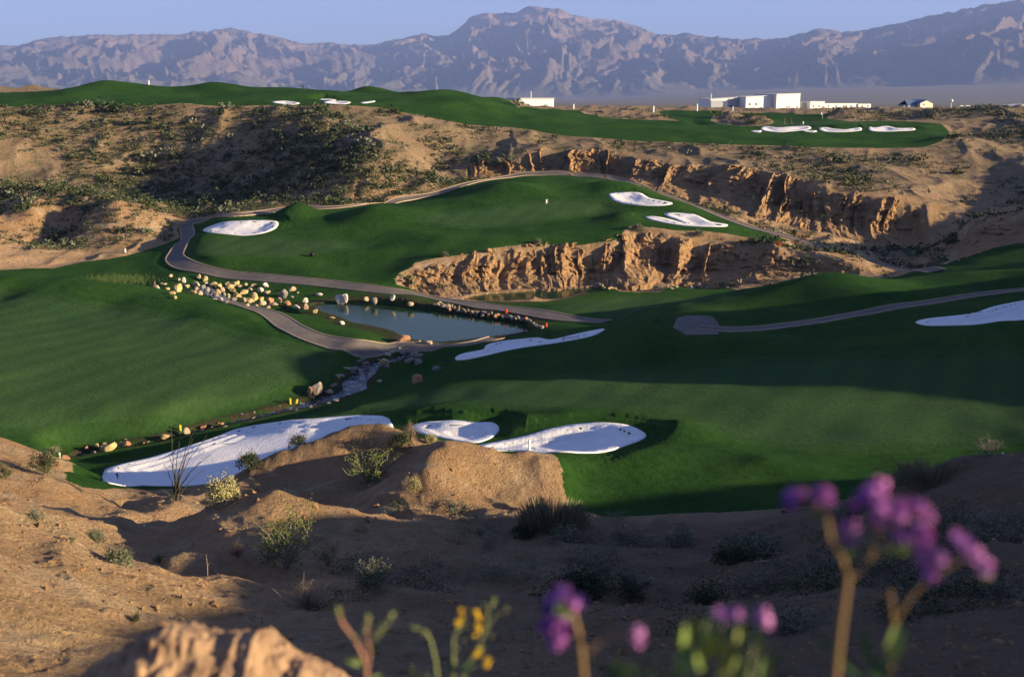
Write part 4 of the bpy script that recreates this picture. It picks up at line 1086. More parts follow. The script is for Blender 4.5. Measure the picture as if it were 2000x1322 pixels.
M_DRYGRASS = leaf_material('dry_grass', (.16, .145, .085), (.22, .20, .12))
class Soup:                      # collects triangles and tubes for one mesh
    def __init__(s): s.v = []; s.t = []; s.q = []; s.n = 0
    def add(s, v, t=None, q=None):
        v = np.asarray(v, float)
        if t is not None: s.t.append(np.asarray(t) + s.n)
        if q is not None: s.q.append(np.asarray(q) + s.n)
        s.v.append(v); s.n += len(v)
    def tube(s, pts, r0, r1, k=5):
        pts = np.asarray(pts, float); n = len(pts)
        tan = np.gradient(pts, axis=0); tan /= np.linalg.norm(tan, axis=1)[:, None] + 1e-9
        up = np.array([.13, .97, .21]); a = np.cross(tan, up); a /= np.linalg.norm(a, axis=1)[:, None] + 1e-9; b = np.cross(tan, a)
        r = np.linspace(r0, r1, n) if np.isscalar(r0) else r0
        th = np.arange(k) / k * 2 * math.pi
        V = pts[:, None] + (a[:, None] * np.cos(th)[None, :, None] + b[:, None] * np.sin(th)[None, :, None]) * np.asarray(r)[:, None, None]
        i = np.arange(n * k).reshape(n, k); j = np.roll(i, -1, 1)
        q = np.stack([i[:-1], i[1:], j[1:], j[:-1]], -1).reshape(-1, 4)
        s.add(V.reshape(-1, 3), q=q)
    def leaves(s, c, size, rs, up=.0, aspect=2.2):   # c: centres (n,3)
        c = np.asarray(c, float); n = len(c)
        if n == 0: return
        d = rs.normal(size=(n, 3)); d[:, 2] += up; d /= np.linalg.norm(d, axis=1)[:, None]
        e = np.cross(d, rs.normal(size=(n, 3))); e /= np.linalg.norm(e, axis=1)[:, None]
        sz = size * rs.uniform(.6, 1.4, n)[:, None]
        v = np.stack([c - d * sz * .5, c + e * sz * .5 / aspect, c + d * sz * .5, c - e * sz * .5 / aspect], 1).reshape(-1, 3)
        i = np.arange(n)[:, None] * 4
        s.add(v, q=np.hstack([i, i + 1, i + 2, i + 3]))
    def ball(s, c, r, sub=1, squash=(1, 1, 1)):
        bm = bmesh.new(); bmesh.ops.create_icosphere(bm, subdivisions=sub, radius=r)
        v = np.array([list(x.co) for x in bm.verts]) * np.array(squash) + np.asarray(c)
        t = np.array([[x.index for x in f.verts] for f in bm.faces]); bm.free()
        s.add(v, t=t)
    def mesh(s, name, mat, smooth=True):
        return mesh_np(name, np.vstack(s.v), quads=np.vstack(s.q) if s.q else None, tris=np.vstack(s.t) if s.t else None, mat=mat, smooth=smooth)

def scrub_proto(seed, mat, n=52, leaf=.27):
    rs = np.random.default_rng(seed); s = Soup()
    k = rs.integers(3, 6); cen = rs.normal(size=(k, 3)) * np.array([.28, .28, .08]) + np.array([0, 0, .28])
    p = cen[rs.integers(0, k, n)] + rs.normal(size=(n, 3)) * np.array([.19, .19, .15]); p[:, 2] = np.abs(p[:, 2])
    s.leaves(p, leaf, rs, up=.5, aspect=1.7)
    return s.mesh('desert_shrub', mat, False)
SCRUB = [scrub_proto(i, M_SCRUB) for i in range(4)] + [scrub_proto(10 + i, M_DARKSCRUB) for i in range(4)] + [scrub_proto(20 + i, M_SAGE) for i in range(2)]
def scatter_scrub():
    rs = np.random.default_rng(99)
    N = 210000
    # even over the picture: random sight lines, then the land they meet
    a = rs.uniform(-.56, .56, N * 2); r = 125 * (340 / 125) ** rs.uniform(0, 1, N * 2)
    x, y = r * np.sin(a), r * np.cos(a)
    m = masks(x, y)
    ok = (m['turf'] < -.8) & (m['path'] < -.6) & (m['pond'] < -.3) & (m['creek'] < -1)
    dn = fbm(x / 22, y / 22, 3, 140) + .35 * fbm(x / 5, y / 5, 2, 150)
    px = 1000 + F * x / (y * CT)                        # rough column, only to vary the cover by place
    bluff = (x < -2) & (r > 185)
    gully = (x > 62) & (r > 150)
    cliffy = np.zeros(len(x), bool)
    for z_ in CLIFF_ZONES: cliffy |= sdist(x, y, z_, 3) > -.2
    brown = (x < -35) & (r < 203)
    dens = np.where(bluff, .98, np.where(gully, .55, np.where(brown, .035, .36)))
    dens = dens * sstep(-.55, .35, dn + np.where(bluff, .12, 0)) * np.where(cliffy, .10, 1)
    dens = dens * np.clip((r / 230) ** 2, .3, 1.2)      # sight-line sampling is sparser far off
    k = ok & (rs.uniform(size=len(x)) < dens * .27)
    x, y, r, gul, blf, brn = x[k], y[k], r[k], gully[k], bluff[k], brown[k]
    z = land(x, y)
    sz = rs.lognormal(-.12, .45, len(x)) * np.where(brn, .8, np.where(blf, 1.05, .95))
    kind = np.where(rs.uniform(size=len(x)) < .5, rs.integers(4, 8, len(x)), rs.integers(0, 4, len(x)))
    kind = np.where(rs.uniform(size=len(x)) < .16, rs.integers(8, 10, len(x)), kind)
    th = rs.uniform(0, 6.28, len(x))
    print('scrub', len(x))
    vis = np.argsort(-(sz / r))
    # only what the camera can look at stands singly
    inframe = np.abs(x / y) < .49
    single = [i for i in vis if inframe[i]][:290]
    sset = set(single)
    for i in single:
        o = bpy.data.objects.new('desert_shrub', SCRUB[kind[i]]); COL.objects.link(o)
        o.location = (x[i], y[i], z[i] - .05); o.rotation_euler = (0, 0, th[i]); o.scale = (sz[i], sz[i], sz[i] * .85)
        tone = 'pale sage' if kind[i] >= 8 else 'dark green' if kind[i] >= 4 else 'olive green'
        where = ('', 'bluff', 'on the bluff below the upper fairway') if blf[i] else ('', 'gully', 'in the gully right of the far cliff') if gul[i] else ('', 'brown hills', 'on the brown hills by the path bend') if brn[i] else ('', 'cliffs', 'on bare earth around the far cliffs')
        side = 'left' if x[i] / y[i] < -.3 else 'left of centre' if x[i] / y[i] < -.08 else 'centre' if x[i] / y[i] < .12 else 'right of centre' if x[i] / y[i] < .32 else 'right'
        band = 'high' if z[i] > -7 else 'halfway' if z[i] > -14 else 'low'
        size = 'large' if sz[i] > 1.35 else 'small' if sz[i] < .95 else 'middling'
        o['label'] = f'{size} {tone} shrub {band} {where[2]}, {side}'; o['category'] = 'shrub'; o['group'] = f'{size} {tone} shrubs {band}, {where[1]}, {side}'
    rest = np.array([i for i in range(len(x)) if i not in sset])
    for grp, mat in ((range(0, 4), M_SCRUB), (range(4, 8), M_DARKSCRUB), (range(8, 10), M_SAGE)):
        V = []; Q = []; n0 = 0
        for kk in grp:
            pm = SCRUB[kk]; pv = np.empty(len(pm.vertices) * 3, np.float32); pm.vertices.foreach_get('co', pv); pv = pv.reshape(-1, 3)
            sel = rest[kind[rest] == kk]
            if not len(sel): continue
            keep = 22 * 4; pv = pv[:keep]
            c, s_ = np.cos(th[sel]), np.sin(th[sel])
            X = (pv[None, :, 0] * c[:, None] - pv[None, :, 1] * s_[:, None]) * sz[sel][:, None] + x[sel][:, None]
            Y = (pv[None, :, 0] * s_[:, None] + pv[None, :, 1] * c[:, None]) * sz[sel][:, None] + y[sel][:, None]
            Z = pv[None, :, 2] * sz[sel][:, None] * .85 + z[sel][:, None] - .05
            v = np.stack([X, Y, Z], -1).reshape(-1, 3); V.append(v)
            Q.append(np.arange(len(v)).reshape(-1, 4) + n0); n0 += len(v)
        me = mesh_np('desert_scrub_cover', np.vstack(V), quads=np.vstack(Q), mat=mat, smooth=False)
        link('desert_scrub_cover', me, kind='stuff')
scatter_scrub()
print('scrub', round(time.time() - T0, 1))

def empty(name, loc, label, cat, group=None, rz=0):
    o = bpy.data.objects.new(name, None); COL.objects.link(o); o.location = loc; o.rotation_euler = (0, 0, rz)
    o.empty_display_size = .2; o['label'] = label; o['category'] = cat
    if group: o['group'] = group
    return o
def ground_at(px, py, d0, d1, d=None):
    p = at(px, py, d) if d else hit(px, py, d0, d1)[0]
    return np.array([p[0], p[1], land1(p[0], p[1])])
def bush(px, py, w, h, label, style='scrub', d=None, rng_=(12, 75), seed=1, name='shrub', cat='shrub', leafmat=None, dense=1.0, group=None):
    p = ground_at(px, py, *rng_, d=d); m = p[1] / F
    W, Hh = w * m / 2, h * m
    rs = np.random.default_rng(seed)
    e = empty(name, p, label, cat, group)
    br, lf = Soup(), Soup()
    if style == 'grass':
        n = int(900 * dense)
        for i in range(n):
            a = rs.uniform(0, 6.28); q = rs.uniform(0, 1) ** .6 * W; lean = rs.uniform(-.1, .35); L = Hh * rs.uniform(.4, 1.0) * (1 - .5 * (q / W) ** 2)
            b = np.array([math.cos(a) * q, math.sin(a) * q, -.03]); dd = np.array([math.cos(a) * W * lean, math.sin(a) * W * lean, L])
            sw = np.cross(dd, [0, 0, 1]); sw = sw / (np.linalg.norm(sw) + 1e-6) * W * .0035 + 1e-4
            lf.add([b - sw, b + sw, b + dd * .6 + sw * .6 + [0, 0, .06 * L], b + dd * [1, 1, .92]], q=[[0, 1, 2, 3]])
        link('blades', lf.mesh('blades', leafmat or M_DRY, False), e)
        return e
    nb = 13 if style != 'open' else 11
    for i in range(nb):
        a = rs.uniform(0, 6.28); sp = rs.uniform(.25, 1.0)
        tip = np.array([math.cos(a) * W * sp, math.sin(a) * W * sp, Hh * rs.uniform(.6, 1.0) * (1 - .25 * sp)])
        k = np.linspace(0, 1, 7)[:, None]
        pts = tip * k ** np.array([1.0, 1.0, .8]) + rs.normal(size=(7, 3)) * W * .05 * k
        pts[0] = [0, 0, -.05]
        br.tube(pts, W * .022, W * .006, 4)
        for j in range(5 if style == 'open' else 3):
            st = pts[rs.integers(2, 6)]; en = st + rs.normal(size=3) * W * .26 + np.array([0, 0, Hh * .12])
            mid = (st + en) / 2 + rs.normal(size=3) * W * .04
            br.tube([st, mid, en], W * .010, W * .004, 3)
            nn = int((30 if style == 'open' else 40) * dense)
            tt = rs.uniform(.25, 1.1, nn)[:, None]
            lf.leaves(st + (en - st) * tt + rs.normal(size=(nn, 3)) * W * (.055 if style == 'open' else .11), W * (.050 if style == 'open' else .10), rs, .2)
        nn = int((20 if style == 'open' else 26) * dense); tt = rs.uniform(.45, 1.05, nn)[:, None]
        lf.leaves(tip * tt + rs.normal(size=(nn, 3)) * W * (.05 if style == 'open' else .07), W * (.055 if style == 'open' else .09), rs, .2)
    if style == 'dome':
        nn = int(900 * dense); q = rs.normal(size=(nn, 3)); q /= np.linalg.norm(q, axis=1)[:, None]; q[:, 2] = np.abs(q[:, 2])
        bumpy = 1 + .22 * np.sign(vnoise(q[:, 0] * 3 + 5, q[:, 1] * 3 + q[:, 2] * 2, seed)) * np.abs(vnoise(q[:, 0] * 3 + 5, q[:, 1] * 3 + q[:, 2] * 2, seed))
        lf.leaves(q * rs.uniform(.72, 1, nn)[:, None] * bumpy[:, None] * np.array([W, W, Hh * .92]), W * .12, rs, .5, 1.6)
    link('branches', br.mesh('branches', M_BARK if style != 'twiggy' else M_DRY), e)
    if style != 'twiggy': link('leaves', lf.mesh('leaves', leafmat or M_SCRUB, False), e)
    else:
        tw = Soup()
        for i in range(150):
            a = rs.uniform(0, 6.28); sp = rs.uniform(0, 1.0); tip = np.array([math.cos(a) * W * sp, math.sin(a) * W * sp, Hh * (1 - .35 * sp) * rs.uniform(.6, 1)])
            tw.tube([tip * .25, tip * .6 + rs.normal(size=3) * W * .03, tip], W * .009, W * .003, 3)
        link('twigs', tw.mesh('twigs', M_DRY), e)
    return e
B = bush
B(437, 975, 76, 58, 'golden sunlit rounded bush on the crest beside the big bunker', 'dome', rng_=(36, 50), seed=3, leafmat=M_GOLD, dense=1.6)
B(808, 948, 32, 34, 'small golden bush on the shaded left flank of the earth peak', 'dome', rng_=(44, 58), seed=4, leafmat=M_GOLD, dense=.9)
B(724, 950, 150, 92, 'broad open creosote bush in the shaded hollow left of the earth peak', 'open', rng_=(44, 60), seed=5, leafmat=M_CREO, dense=1.3)
B(560, 1112, 190, 128, 'tall open green creosote bush on the dark slope in the middle foreground', 'open', rng_=(26, 42), seed=6, leafmat=M_CREO, dense=1.5)
B(640, 1100, 70, 62, 'small leaning creosote sprig at the right of the tall creosote bush', 'open', rng_=(26, 42), seed=7, leafmat=M_CREO, dense=.8)
B(803, 850, 54, 40, 'dry pinkish twiggy bush on the saddle before the middle bunker', 'twiggy', rng_=(50, 66), seed=8)
B(784, 866, 50, 34, 'olive bush below the dry twiggy bush on the ridge', 'dome', rng_=(48, 64), seed=9, leafmat=M_SCRUB)
B(842, 858, 34, 22, 'yellow green bush on the saddle right of the dry twiggy bush', 'dome', rng_=(48, 64), seed=10, leafmat=M_GOLD)
B(581, 872, 40, 30, 'dark rounded bush on the ridge against the white bunker', 'dome', rng_=(48, 66), seed=11, leafmat=M_DARKSCRUB)
B(488, 920, 56, 30, 'dark low bush where the ridge meets the lower bunker edge', 'dome', rng_=(48, 66), seed=12, leafmat=M_DARKSCRUB)
B(88, 925, 70, 56, 'green bush with a long shadow beside the wash at the left edge', 'scrub', rng_=(42, 64), seed=13, leafmat=M_SCRUB, dense=1.3)
B(12, 935, 40, 34, 'green bush at the left edge on the sunlit bank', 'scrub', rng_=(38, 60), seed=14, leafmat=M_SCRUB)
B(72, 1012, 46, 22, 'low grey green weed on the near left slope', 'scrub', rng_=(20, 40), seed=15, leafmat=M_SAGE)
B(103, 890, 40, 20, 'grey dry shrub behind the white stake on the left bank', 'scrub', rng_=(50, 64), seed=16, leafmat=M_SAGE)
B(184, 1056, 50, 34, 'pale sage bush above the grey green cushion shrub', 'dome', rng_=(20, 45), seed=17, leafmat=M_SAGE)
B(140, 1056, 22, 20, 'thin sage sprig left of the pale sage bush', 'scrub', rng_=(20, 45), seed=18, leafmat=M_SAGE)
B(229, 1090, 68, 36, 'grey green cushion shrub on the edge of the sunlit left slope', 'dome', rng_=(20, 32), seed=19, leafmat=M_SAGE, dense=1.4)
B(310, 1092, 34, 16, 'low green tuft in the wash right of the cushion shrub', 'scrub', rng_=(20, 36), seed=20, leafmat=M_SAGE)
B(465, 1100, 56, 42, 'dry straw coloured twiggy bush at the foot of the creosote bush', 'twiggy', rng_=(24, 40), seed=21)
B(268, 1222, 34, 22, 'small dark green weed at the lower shade edge of the left slope', 'scrub', rng_=(10, 24), seed=22, leafmat=M_DARKSCRUB, name='weed')
B(1080, 1035, 130, 78, 'wide clump of dry bunch grass in the shade below the turf edge', 'grass', rng_=(36, 55), seed=23, leafmat=M_DRYGRASS, dense=2.0, name='grass_clump', cat='grass clump')
B(1022, 1036, 56, 26, 'dark low bush left of the wide bunch grass', 'dome', rng_=(34, 55), seed=24, leafmat=M_DARKSCRUB)
B(1105, 1050, 90, 24, 'silvery low brush in front of the wide bunch grass', 'scrub', rng_=(34, 52), seed=25, leafmat=M_SAGE)
B(732, 1150, 80, 58, 'pale blue grey bush in deep shade right of the creosote', 'dome', rng_=(22, 36), seed=26, leafmat=M_SAGE, dense=.8)
B(600, 1180, 150, 60, 'dark brushy mass under the tall creosote bush', 'twiggy', rng_=(20, 34), seed=27, leafmat=M_DARKSCRUB)
B(1470, 1080, 130, 46, 'large dim grey bush in the shade below the purple flowers', 'scrub', rng_=(26, 48), seed=28, leafmat=M_SAGE, dense=1.6)
B(1330, 1068, 90, 30, 'dim grey brush at the left of the large dim bush', 'scrub', rng_=(26, 48), seed=29, leafmat=M_SAGE)
B(1430, 1110, 90, 34, 'dark brush below the large dim grey bush', 'dome', rng_=(24, 42), seed=30, leafmat=M_DARKSCRUB)
B(1130, 1160, 130, 44, 'dark brush mass on the shaded slope above the small purple flower', 'dome', rng_=(18, 34), seed=31, leafmat=M_DARKSCRUB)
B(1230, 1165, 90, 50, 'dark upright brush right of the dark brush mass', 'scrub', rng_=(18, 34), seed=32, leafmat=M_DARKSCRUB)
B(1380, 1180, 110, 46, 'dark brush on the slope above the yellow green flower leaves', 'scrub', rng_=(18, 34), seed=33, leafmat=M_DARKSCRUB)
B(1815, 945, 120, 66, 'tall bunch grass on the shaded ridge at the right', 'grass', rng_=(28, 46), seed=34, leafmat=M_DRYGRASS, dense=1.5, name='grass_clump', cat='grass clump')
B(1925, 897, 80, 42, 'ghostly grey open bush on the crest of the right ridge', 'open', rng_=(28, 44), seed=35, leafmat=M_SAGE, dense=.6)
B(1757, 950, 40, 24, 'round grey shrub left of the tall bunch grass', 'dome', rng_=(30, 48), seed=36, leafmat=M_SAGE)
B(1650, 1010, 110, 30, 'low grey brush in the shade behind the tall purple flower', 'scrub', rng_=(26, 46), seed=37, leafmat=M_SAGE)
B(250, 880, 1, 1, 'x', 'grass', rng_=(60, 80), seed=38) if False else None
B(1245, 445, 26, 16, 'grey shrub on the rim at the left end of the nearer cliff', 'dome', rng_=(140, 172), seed=39, leafmat=M_SAGE)
B(1365, 455, 22, 12, 'grey shrub on the cliff rim below the split bunker', 'dome', rng_=(140, 172), seed=40, leafmat=M_SAGE)
B(1050, 476, 18, 9, 'small grey shrub on the rim of the nearer cliff under the green', 'dome', rng_=(140, 172), seed=41, leafmat=M_SAGE)
B(868, 500, 18, 9, 'small grey shrub at the low left rim of the nearer cliff', 'dome', rng_=(135, 172), seed=42, leafmat=M_SAGE)
B(1470, 470, 26, 12, 'grey shrub on the rim at the right end of the runway turf', 'dome', rng_=(140, 172), seed=43, leafmat=M_SAGE)
M_REDLEAF = leaf_material('red_flower', (.45, .07, .03), (.55, .12, .05))
B(1519, 483, 14, 12, 'small red flowering bush beside the end of the plateau turf', 'dome', rng_=(140, 172), seed=44, leafmat=M_REDLEAF)
# marsh reeds left of the cascade
def reeds():
    rs = np.random.default_rng(8); s = Soup()
    for i in range(700):
        q = rs.normal(size=2) * .45; px = 232 + 75 * q[0]; py = 549 + 9 * q[1]; p = hit(px, py, 138, 160, 40)[0]
        L = rs.uniform(.4, 1.1); a = rs.normal(size=2) * .25
        b = np.array([p[0], p[1], p[2] - .05]); t = b + [a[0] * L, a[1] * L, L]; w = np.array([.03, .01, 0])
        s.add([b - w, b + w, t], t=[[0, 1, 2]])
    link('marsh_reeds', s.mesh('marsh_reeds', M_REED, False), kind='stuff')
reeds()
def ocotillo():
    p = ground_at(345, 988, 40, 62, d=50); p[2] = land1(p[0], p[1])
    e = empty('ocotillo', p, 'tall leafless ocotillo with whip like canes against the big white bunker', 'cactus'); m = 50 / F
    tips = [(318, 958), (334, 830), (381, 838), (404, 850), (330, 885), (352, 860), (408, 888), (392, 900), (368, 880), (322, 905), (378, 855), (345, 905), (360, 900), (400, 915)]
    rs = np.random.default_rng(2)
    for k, (tx, ty) in enumerate(tips):
        tip = at(tx, ty, 50 + rs.uniform(-.8, .8)) - p
        b = np.array([rs.uniform(-.12, .12), rs.uniform(-.12, .12), -.1])
        t = np.linspace(0, 1, 14)[:, None]
        mid = np.array([tip[0] * .45, tip[1] * .5, 0])
        pts = b * (1 - t) + np.hstack([tip[:2] * t ** 1.5, tip[2:] * t ** .93]) + rs.normal(size=(14, 3)) * .03 * t
        s = Soup(); s.tube(pts, .032, .012, 5)
        link('cane', s.mesh('cane', M_STEM), e)
ocotillo()
for px, py, h, d, lab in ((407, 1148, 50, 27, 'thin pale dead stalk standing below the left slope crest'), (510, 1200, 30, 20, 'faint leaning dead twig in the shade under the creosote'), (1060, 1165, 38, 25, 'faint thin twig among dark brush'), (88, 945, 14, 47, 'short bent dead twig at the wash on the left')):
    p = ground_at(px, py, 8, 60, d=d); s = Soup(); L = h * d / F
    s.tube([[0, 0, -.05], [.03 * L, 0, L * .5], [.0, 0, L]], .014, .006, 4); s.tube([[.02 * L, 0, L * .45], [.14 * L, .05 * L, L * .62]], .008, .004, 3)
    o = link('dead_stalk', s.mesh('dead_stalk', M_DRY)); o.location = p; o['label'] = lab; o['category'] = 'stalk'
def near_brush():
    rs = np.random.default_rng(31); protos = []
    for k in range(6):
        s = Soup(); c = rs.normal(size=(6, 3)) * np.array([.3, .3, .06]) + [0, 0, .22]
        p = c[rs.integers(0, 6, 520)] + rs.normal(size=(520, 3)) * np.array([.16, .16, .12]); p[:, 2] = np.abs(p[:, 2])
        s.leaves(p, .075, rs, .8, 2.6)
        protos.append(s.mesh('low_bush', (M_SAGE, M_DARKSCRUB, M_BRUSH)[k % 3], False))
    n = 3000; px = rs.uniform(640, 2010, n); py = rs.uniform(992, 1240, n)
    d = 1000 * (fbm(px / 150, py / 60, 2, 18) + .1) * 0 + fbm(px / 170, py / 55, 2, 18)
    want = (d > .02) & (rs.uniform(size=n) < np.where(px > 1150, .17, .04) * np.where(py > 1170, .5, 1.4))
    P = hit(px[want], py[want], 16, 52, 70)
    k = masks(P[:, 0], P[:, 1])['turf'] < -.8; P = P[k]
    z = land(P[:, 0], P[:, 1])
    for (x, y, _), zz in zip(P, z):
        j = int(rs.integers(0, 6)); o = bpy.data.objects.new('low_bush', protos[j]); COL.objects.link(o); s_ = rs.uniform(.45, 1.15)
        o.location = (x, y, zz - .03); o.rotation_euler = (0, 0, rs.uniform(0, 6.28)); o.scale = (s_ * 1.2, s_ * 1.2, s_ * .8)
        tone = ('pale grey', 'dark', 'dull brown')[j % 3]
        where = 'near the turf edge' if y > 36 else 'halfway down' if y > 26 else 'closest to the flowers'
        side = 'left side' if x / y < .27 else 'right side'
        o['label'] = f'low {tone} brush in the shade {where}, {side}'; o['category'] = 'shrub'; o['group'] = f'{tone} brush in the shade {where}, {side}'
    print('near brush', len(P))
M_BRUSH = leaf_material('brown_brush', (.12, .095, .07), (.18, .15, .11))
near_brush()
# wire-thin clods and stones on the near soil
def clods():
    rs = np.random.default_rng(21); n = 15000
    a = rs.uniform(-.58, .60, n); r = 4.5 * (60 / 4.5) ** rs.uniform(0, 1, n); x, y = r * np.sin(a), r * np.cos(a)
    keep = (masks(x, y)['turf'] < -.3) & (masks(x, y)['sand'] < -.3); x, y, r = x[keep], y[keep], r[keep]
    cl = fbm(x / 2.5, y / 2.5, 3, 5); kk = rs.uniform(-.6, .5, len(x)) < cl; x, y, r = x[kk], y[kk], r[kk]
    z = land(x, y); sz = rs.lognormal(-3.9, .5, len(x)) * np.clip(r / 14, .5, 1.9)
    bm = bmesh.new(); bmesh.ops.create_icosphere(bm, subdivisions=1, radius=1)
    base = np.array([list(v.co) for v in bm.verts]); tri = np.array([[v.index for v in f.verts] for f in bm.faces]); bm.free()
    k = len(base); V = base[None] * (1 + .35 * rs.normal(size=(len(x), k, 1))).clip(.4, 1.7) * sz[:, None, None] * np.array([1, 1, .75])
    V = V + np.stack([x, y, z + sz * .2], -1)[:, None]
    T = tri[None] + (np.arange(len(x)) * k)[:, None, None]
    link('soil_clods', mesh_np('soil_clods', V.reshape(-1, 3), tris=T.reshape(-1, 3), mat=M_CLOD, smooth=False), kind='stuff')
M_CLOD = simple_soil('soil_clod')
clods()
print('plants', round(time.time() - T0, 1))

# ------------------------------------------------------------------ buildings and small things on the mesa
def plain_material(name, col, rough=.8, noise=0.0, metal=0):
    t = NT(name); P = t.pos()
    if noise: t.col(t.mix(t.rng(t.noise(P, 1.2, 4, .6), .35, .7, 0, noise), col, tuple(c * .7 for c in col)))
    else: t.col(col)
    t.b.inputs['Roughness'].default_value = rough; t.b.inputs['Metallic'].default_value = metal; return t.m
def ribbed_material(name, col):
    t = NT(name); P = t.node('ShaderNodeTexCoord').outputs['Object']
    w = t.node('ShaderNodeTexWave', bands_direction='X'); w.inputs['Scale'].default_value = .8; t.l.new(P, w.inputs['Vector'])
    t.col(t.mix(t.rng(t.noise(P, .4, 4), .4, .7, 0, .25), col, tuple(c * .86 for c in col))); t.nor(t.bump(w.outputs[1], .25, .05)); t.b.inputs['Roughness'].default_value = .55; return t.m
M_WHITE = ribbed_material('white_cladding', (.80, .79, .76)); M_ROOF = plain_material('roof_sheet', (.62, .62, .62), .6)
M_DARKW = plain_material('dark_opening', (.05, .055, .07), .6); M_TRIM = plain_material('white_trim', (.8, .8, .78), .6)
M_GREYW = plain_material('grey_wall', (.36, .38, .42), .8, .2); M_CREAM = plain_material('cream_wall', (.70, .66, .52), .8, .2)
M_BLUE = plain_material('blue_roof', (.10, .14, .26), .6); M_PLASTIC = plain_material('white_plastic', (.82, .82, .80), .5)
M_BLACK = plain_material('black_paint', (.015, .015, .017), .5); M_YSTAKE = plain_material('yellow_stake', (.75, .55, .04), .6)
M_RSTAKE = plain_material('red_stake', (.6, .06, .02), .6); M_SKIN = plain_material('skin', (.45, .26, .18), .7)
M_SHIRTW = plain_material('white_shirt', (.8, .8, .8), .9); M_TROUS = plain_material('dark_trousers', (.03, .035, .05), .9); M_KHAKI = plain_material('khaki_trousers', (.22, .17, .11), .9)
M_GSHIRT = plain_material('green_shirt', (.06, .09, .05), .9); M_HAIR = plain_material('dark_hair', (.03, .02, .015), .9); M_METAL = plain_material('metal_pole', (.45, .45, .45), .4, 0, .6)
def box_mesh(name, x0, x1, y0, y1, z0, z1, mat, bev=0.0):
    bm = bmesh.new(); bmesh.ops.create_cube(bm, size=1)
    for v in bm.verts: v.co = Vector((x0 + (v.co.x + .5) * (x1 - x0), y0 + (v.co.y + .5) * (y1 - y0), z0 + (v.co.z + .5) * (z1 - z0)))
    if bev: bmesh.ops.bevel(bm, geom=bm.edges[:], offset=bev, segments=1, affect='EDGES')
    me = bpy.data.meshes.new(name); bm.to_mesh(me); bm.free(); me.materials.append(mat); return me
def part(name, par, *a, **k): return link(name, box_mesh(name, *a, **k), par)
def prism(name, par, x0, x1, y0, y1, z0, zr0, zr1, mat, over=.3, th=.18):   # sheet roof sloping along x from zr0 to zr1
    v = [(x0 - over, y0 - over, zr0), (x1 + over, y0 - over, zr1), (x1 + over, y1 + over, zr1), (x0 - over, y1 + over, zr0)]
    v += [(a, b, c + th) for a, b, c in v]
    q = [[0, 3, 2, 1], [4, 5, 6, 7], [0, 1, 5, 4], [1, 2, 6, 5], [2, 3, 7, 6], [3, 0, 4, 7]]
    return link(name, mesh_np(name, v, quads=np.array(q), mat=mat, smooth=False), par)
def bpos(px, py, d):
    p = at(px, py, d); return p
def wedge_wall(name, par, x0, x1, y0, y1, z0, za, zb, mat):
    v = [(x0, y0, z0), (x1, y0, z0), (x1, y1, z0), (x0, y1, z0), (x0, y0, za), (x1, y0, zb), (x1, y1, zb), (x0, y1, za)]
    q = [[0, 1, 5, 4], [1, 2, 6, 5], [2, 3, 7, 6], [3, 0, 4, 7]]
    return link(name, mesh_np(name, v, quads=np.array(q), mat=mat, smooth=False), par)
# big white warehouse, three bays stepping forward to the right
D = 470.0; u = D / F
b0 = at(1393, 215, D)
wh = empty('warehouse', b0, 'largest white metal warehouse with stepped bays on the desert plain', 'warehouse', rz=math.radians(20)); wh.scale = (1.02, 1, 1)
X = lambda px: (kx(px, 200) * D) - b0[0]
zt = lambda py: slope(py) * D - b0[2]
wedge_wall('wall', wh, X(1393), X(1457), 2.5, 12, -.6, zt(194.5), zt(190.5), M_WHITE)
wedge_wall('wall', wh, X(1457), X(1517), -3, 12, -.6, zt(190), zt(186.8), M_WHITE)
wedge_wall('wall', wh, X(1517), X(1571), -6, 12, -.6, zt(184.5), zt(183), M_WHITE)
prism('roof', wh, X(1393), X(1457) - .2, 2.3, 12, 0, zt(194.5), zt(190.5), M_ROOF, .2)
prism('roof', wh, X(1457), X(1517) - .2, -3, 12, 0, zt(190), zt(186.8), M_ROOF, .2)
prism('roof', wh, X(1517), X(1571), -6, 12, 0, zt(184.5), zt(183), M_ROOF, .2)
part('side_shade_panel', wh, X(1394), X(1422), 2.3, 2.5, -.4, zt(196.5), M_GREYW)  # grey sheet painting the shaded left side onto the front
part('loading_bay', wh, X(1432), X(1456), 2.3, 2.5, -.4, zt(193), M_GREYW)
part('door', wh, X(1437), X(1441), 2.2, 2.3, -.3, zt(206), M_DARKW)
for px_ in (1464, 1478.5): part('window', wh, X(px_), X(px_ + 4), -3.06, -3.0, zt(206), zt(202), M_DARKW)
part('vent_pipe', wh, X(1408), X(1409.3), 8, 8.3, zt(194), zt(183.5), M_METAL)
part('door', wh, X(1540), X(1543), -6.05, -6, -.4, zt(207), M_GREYW)
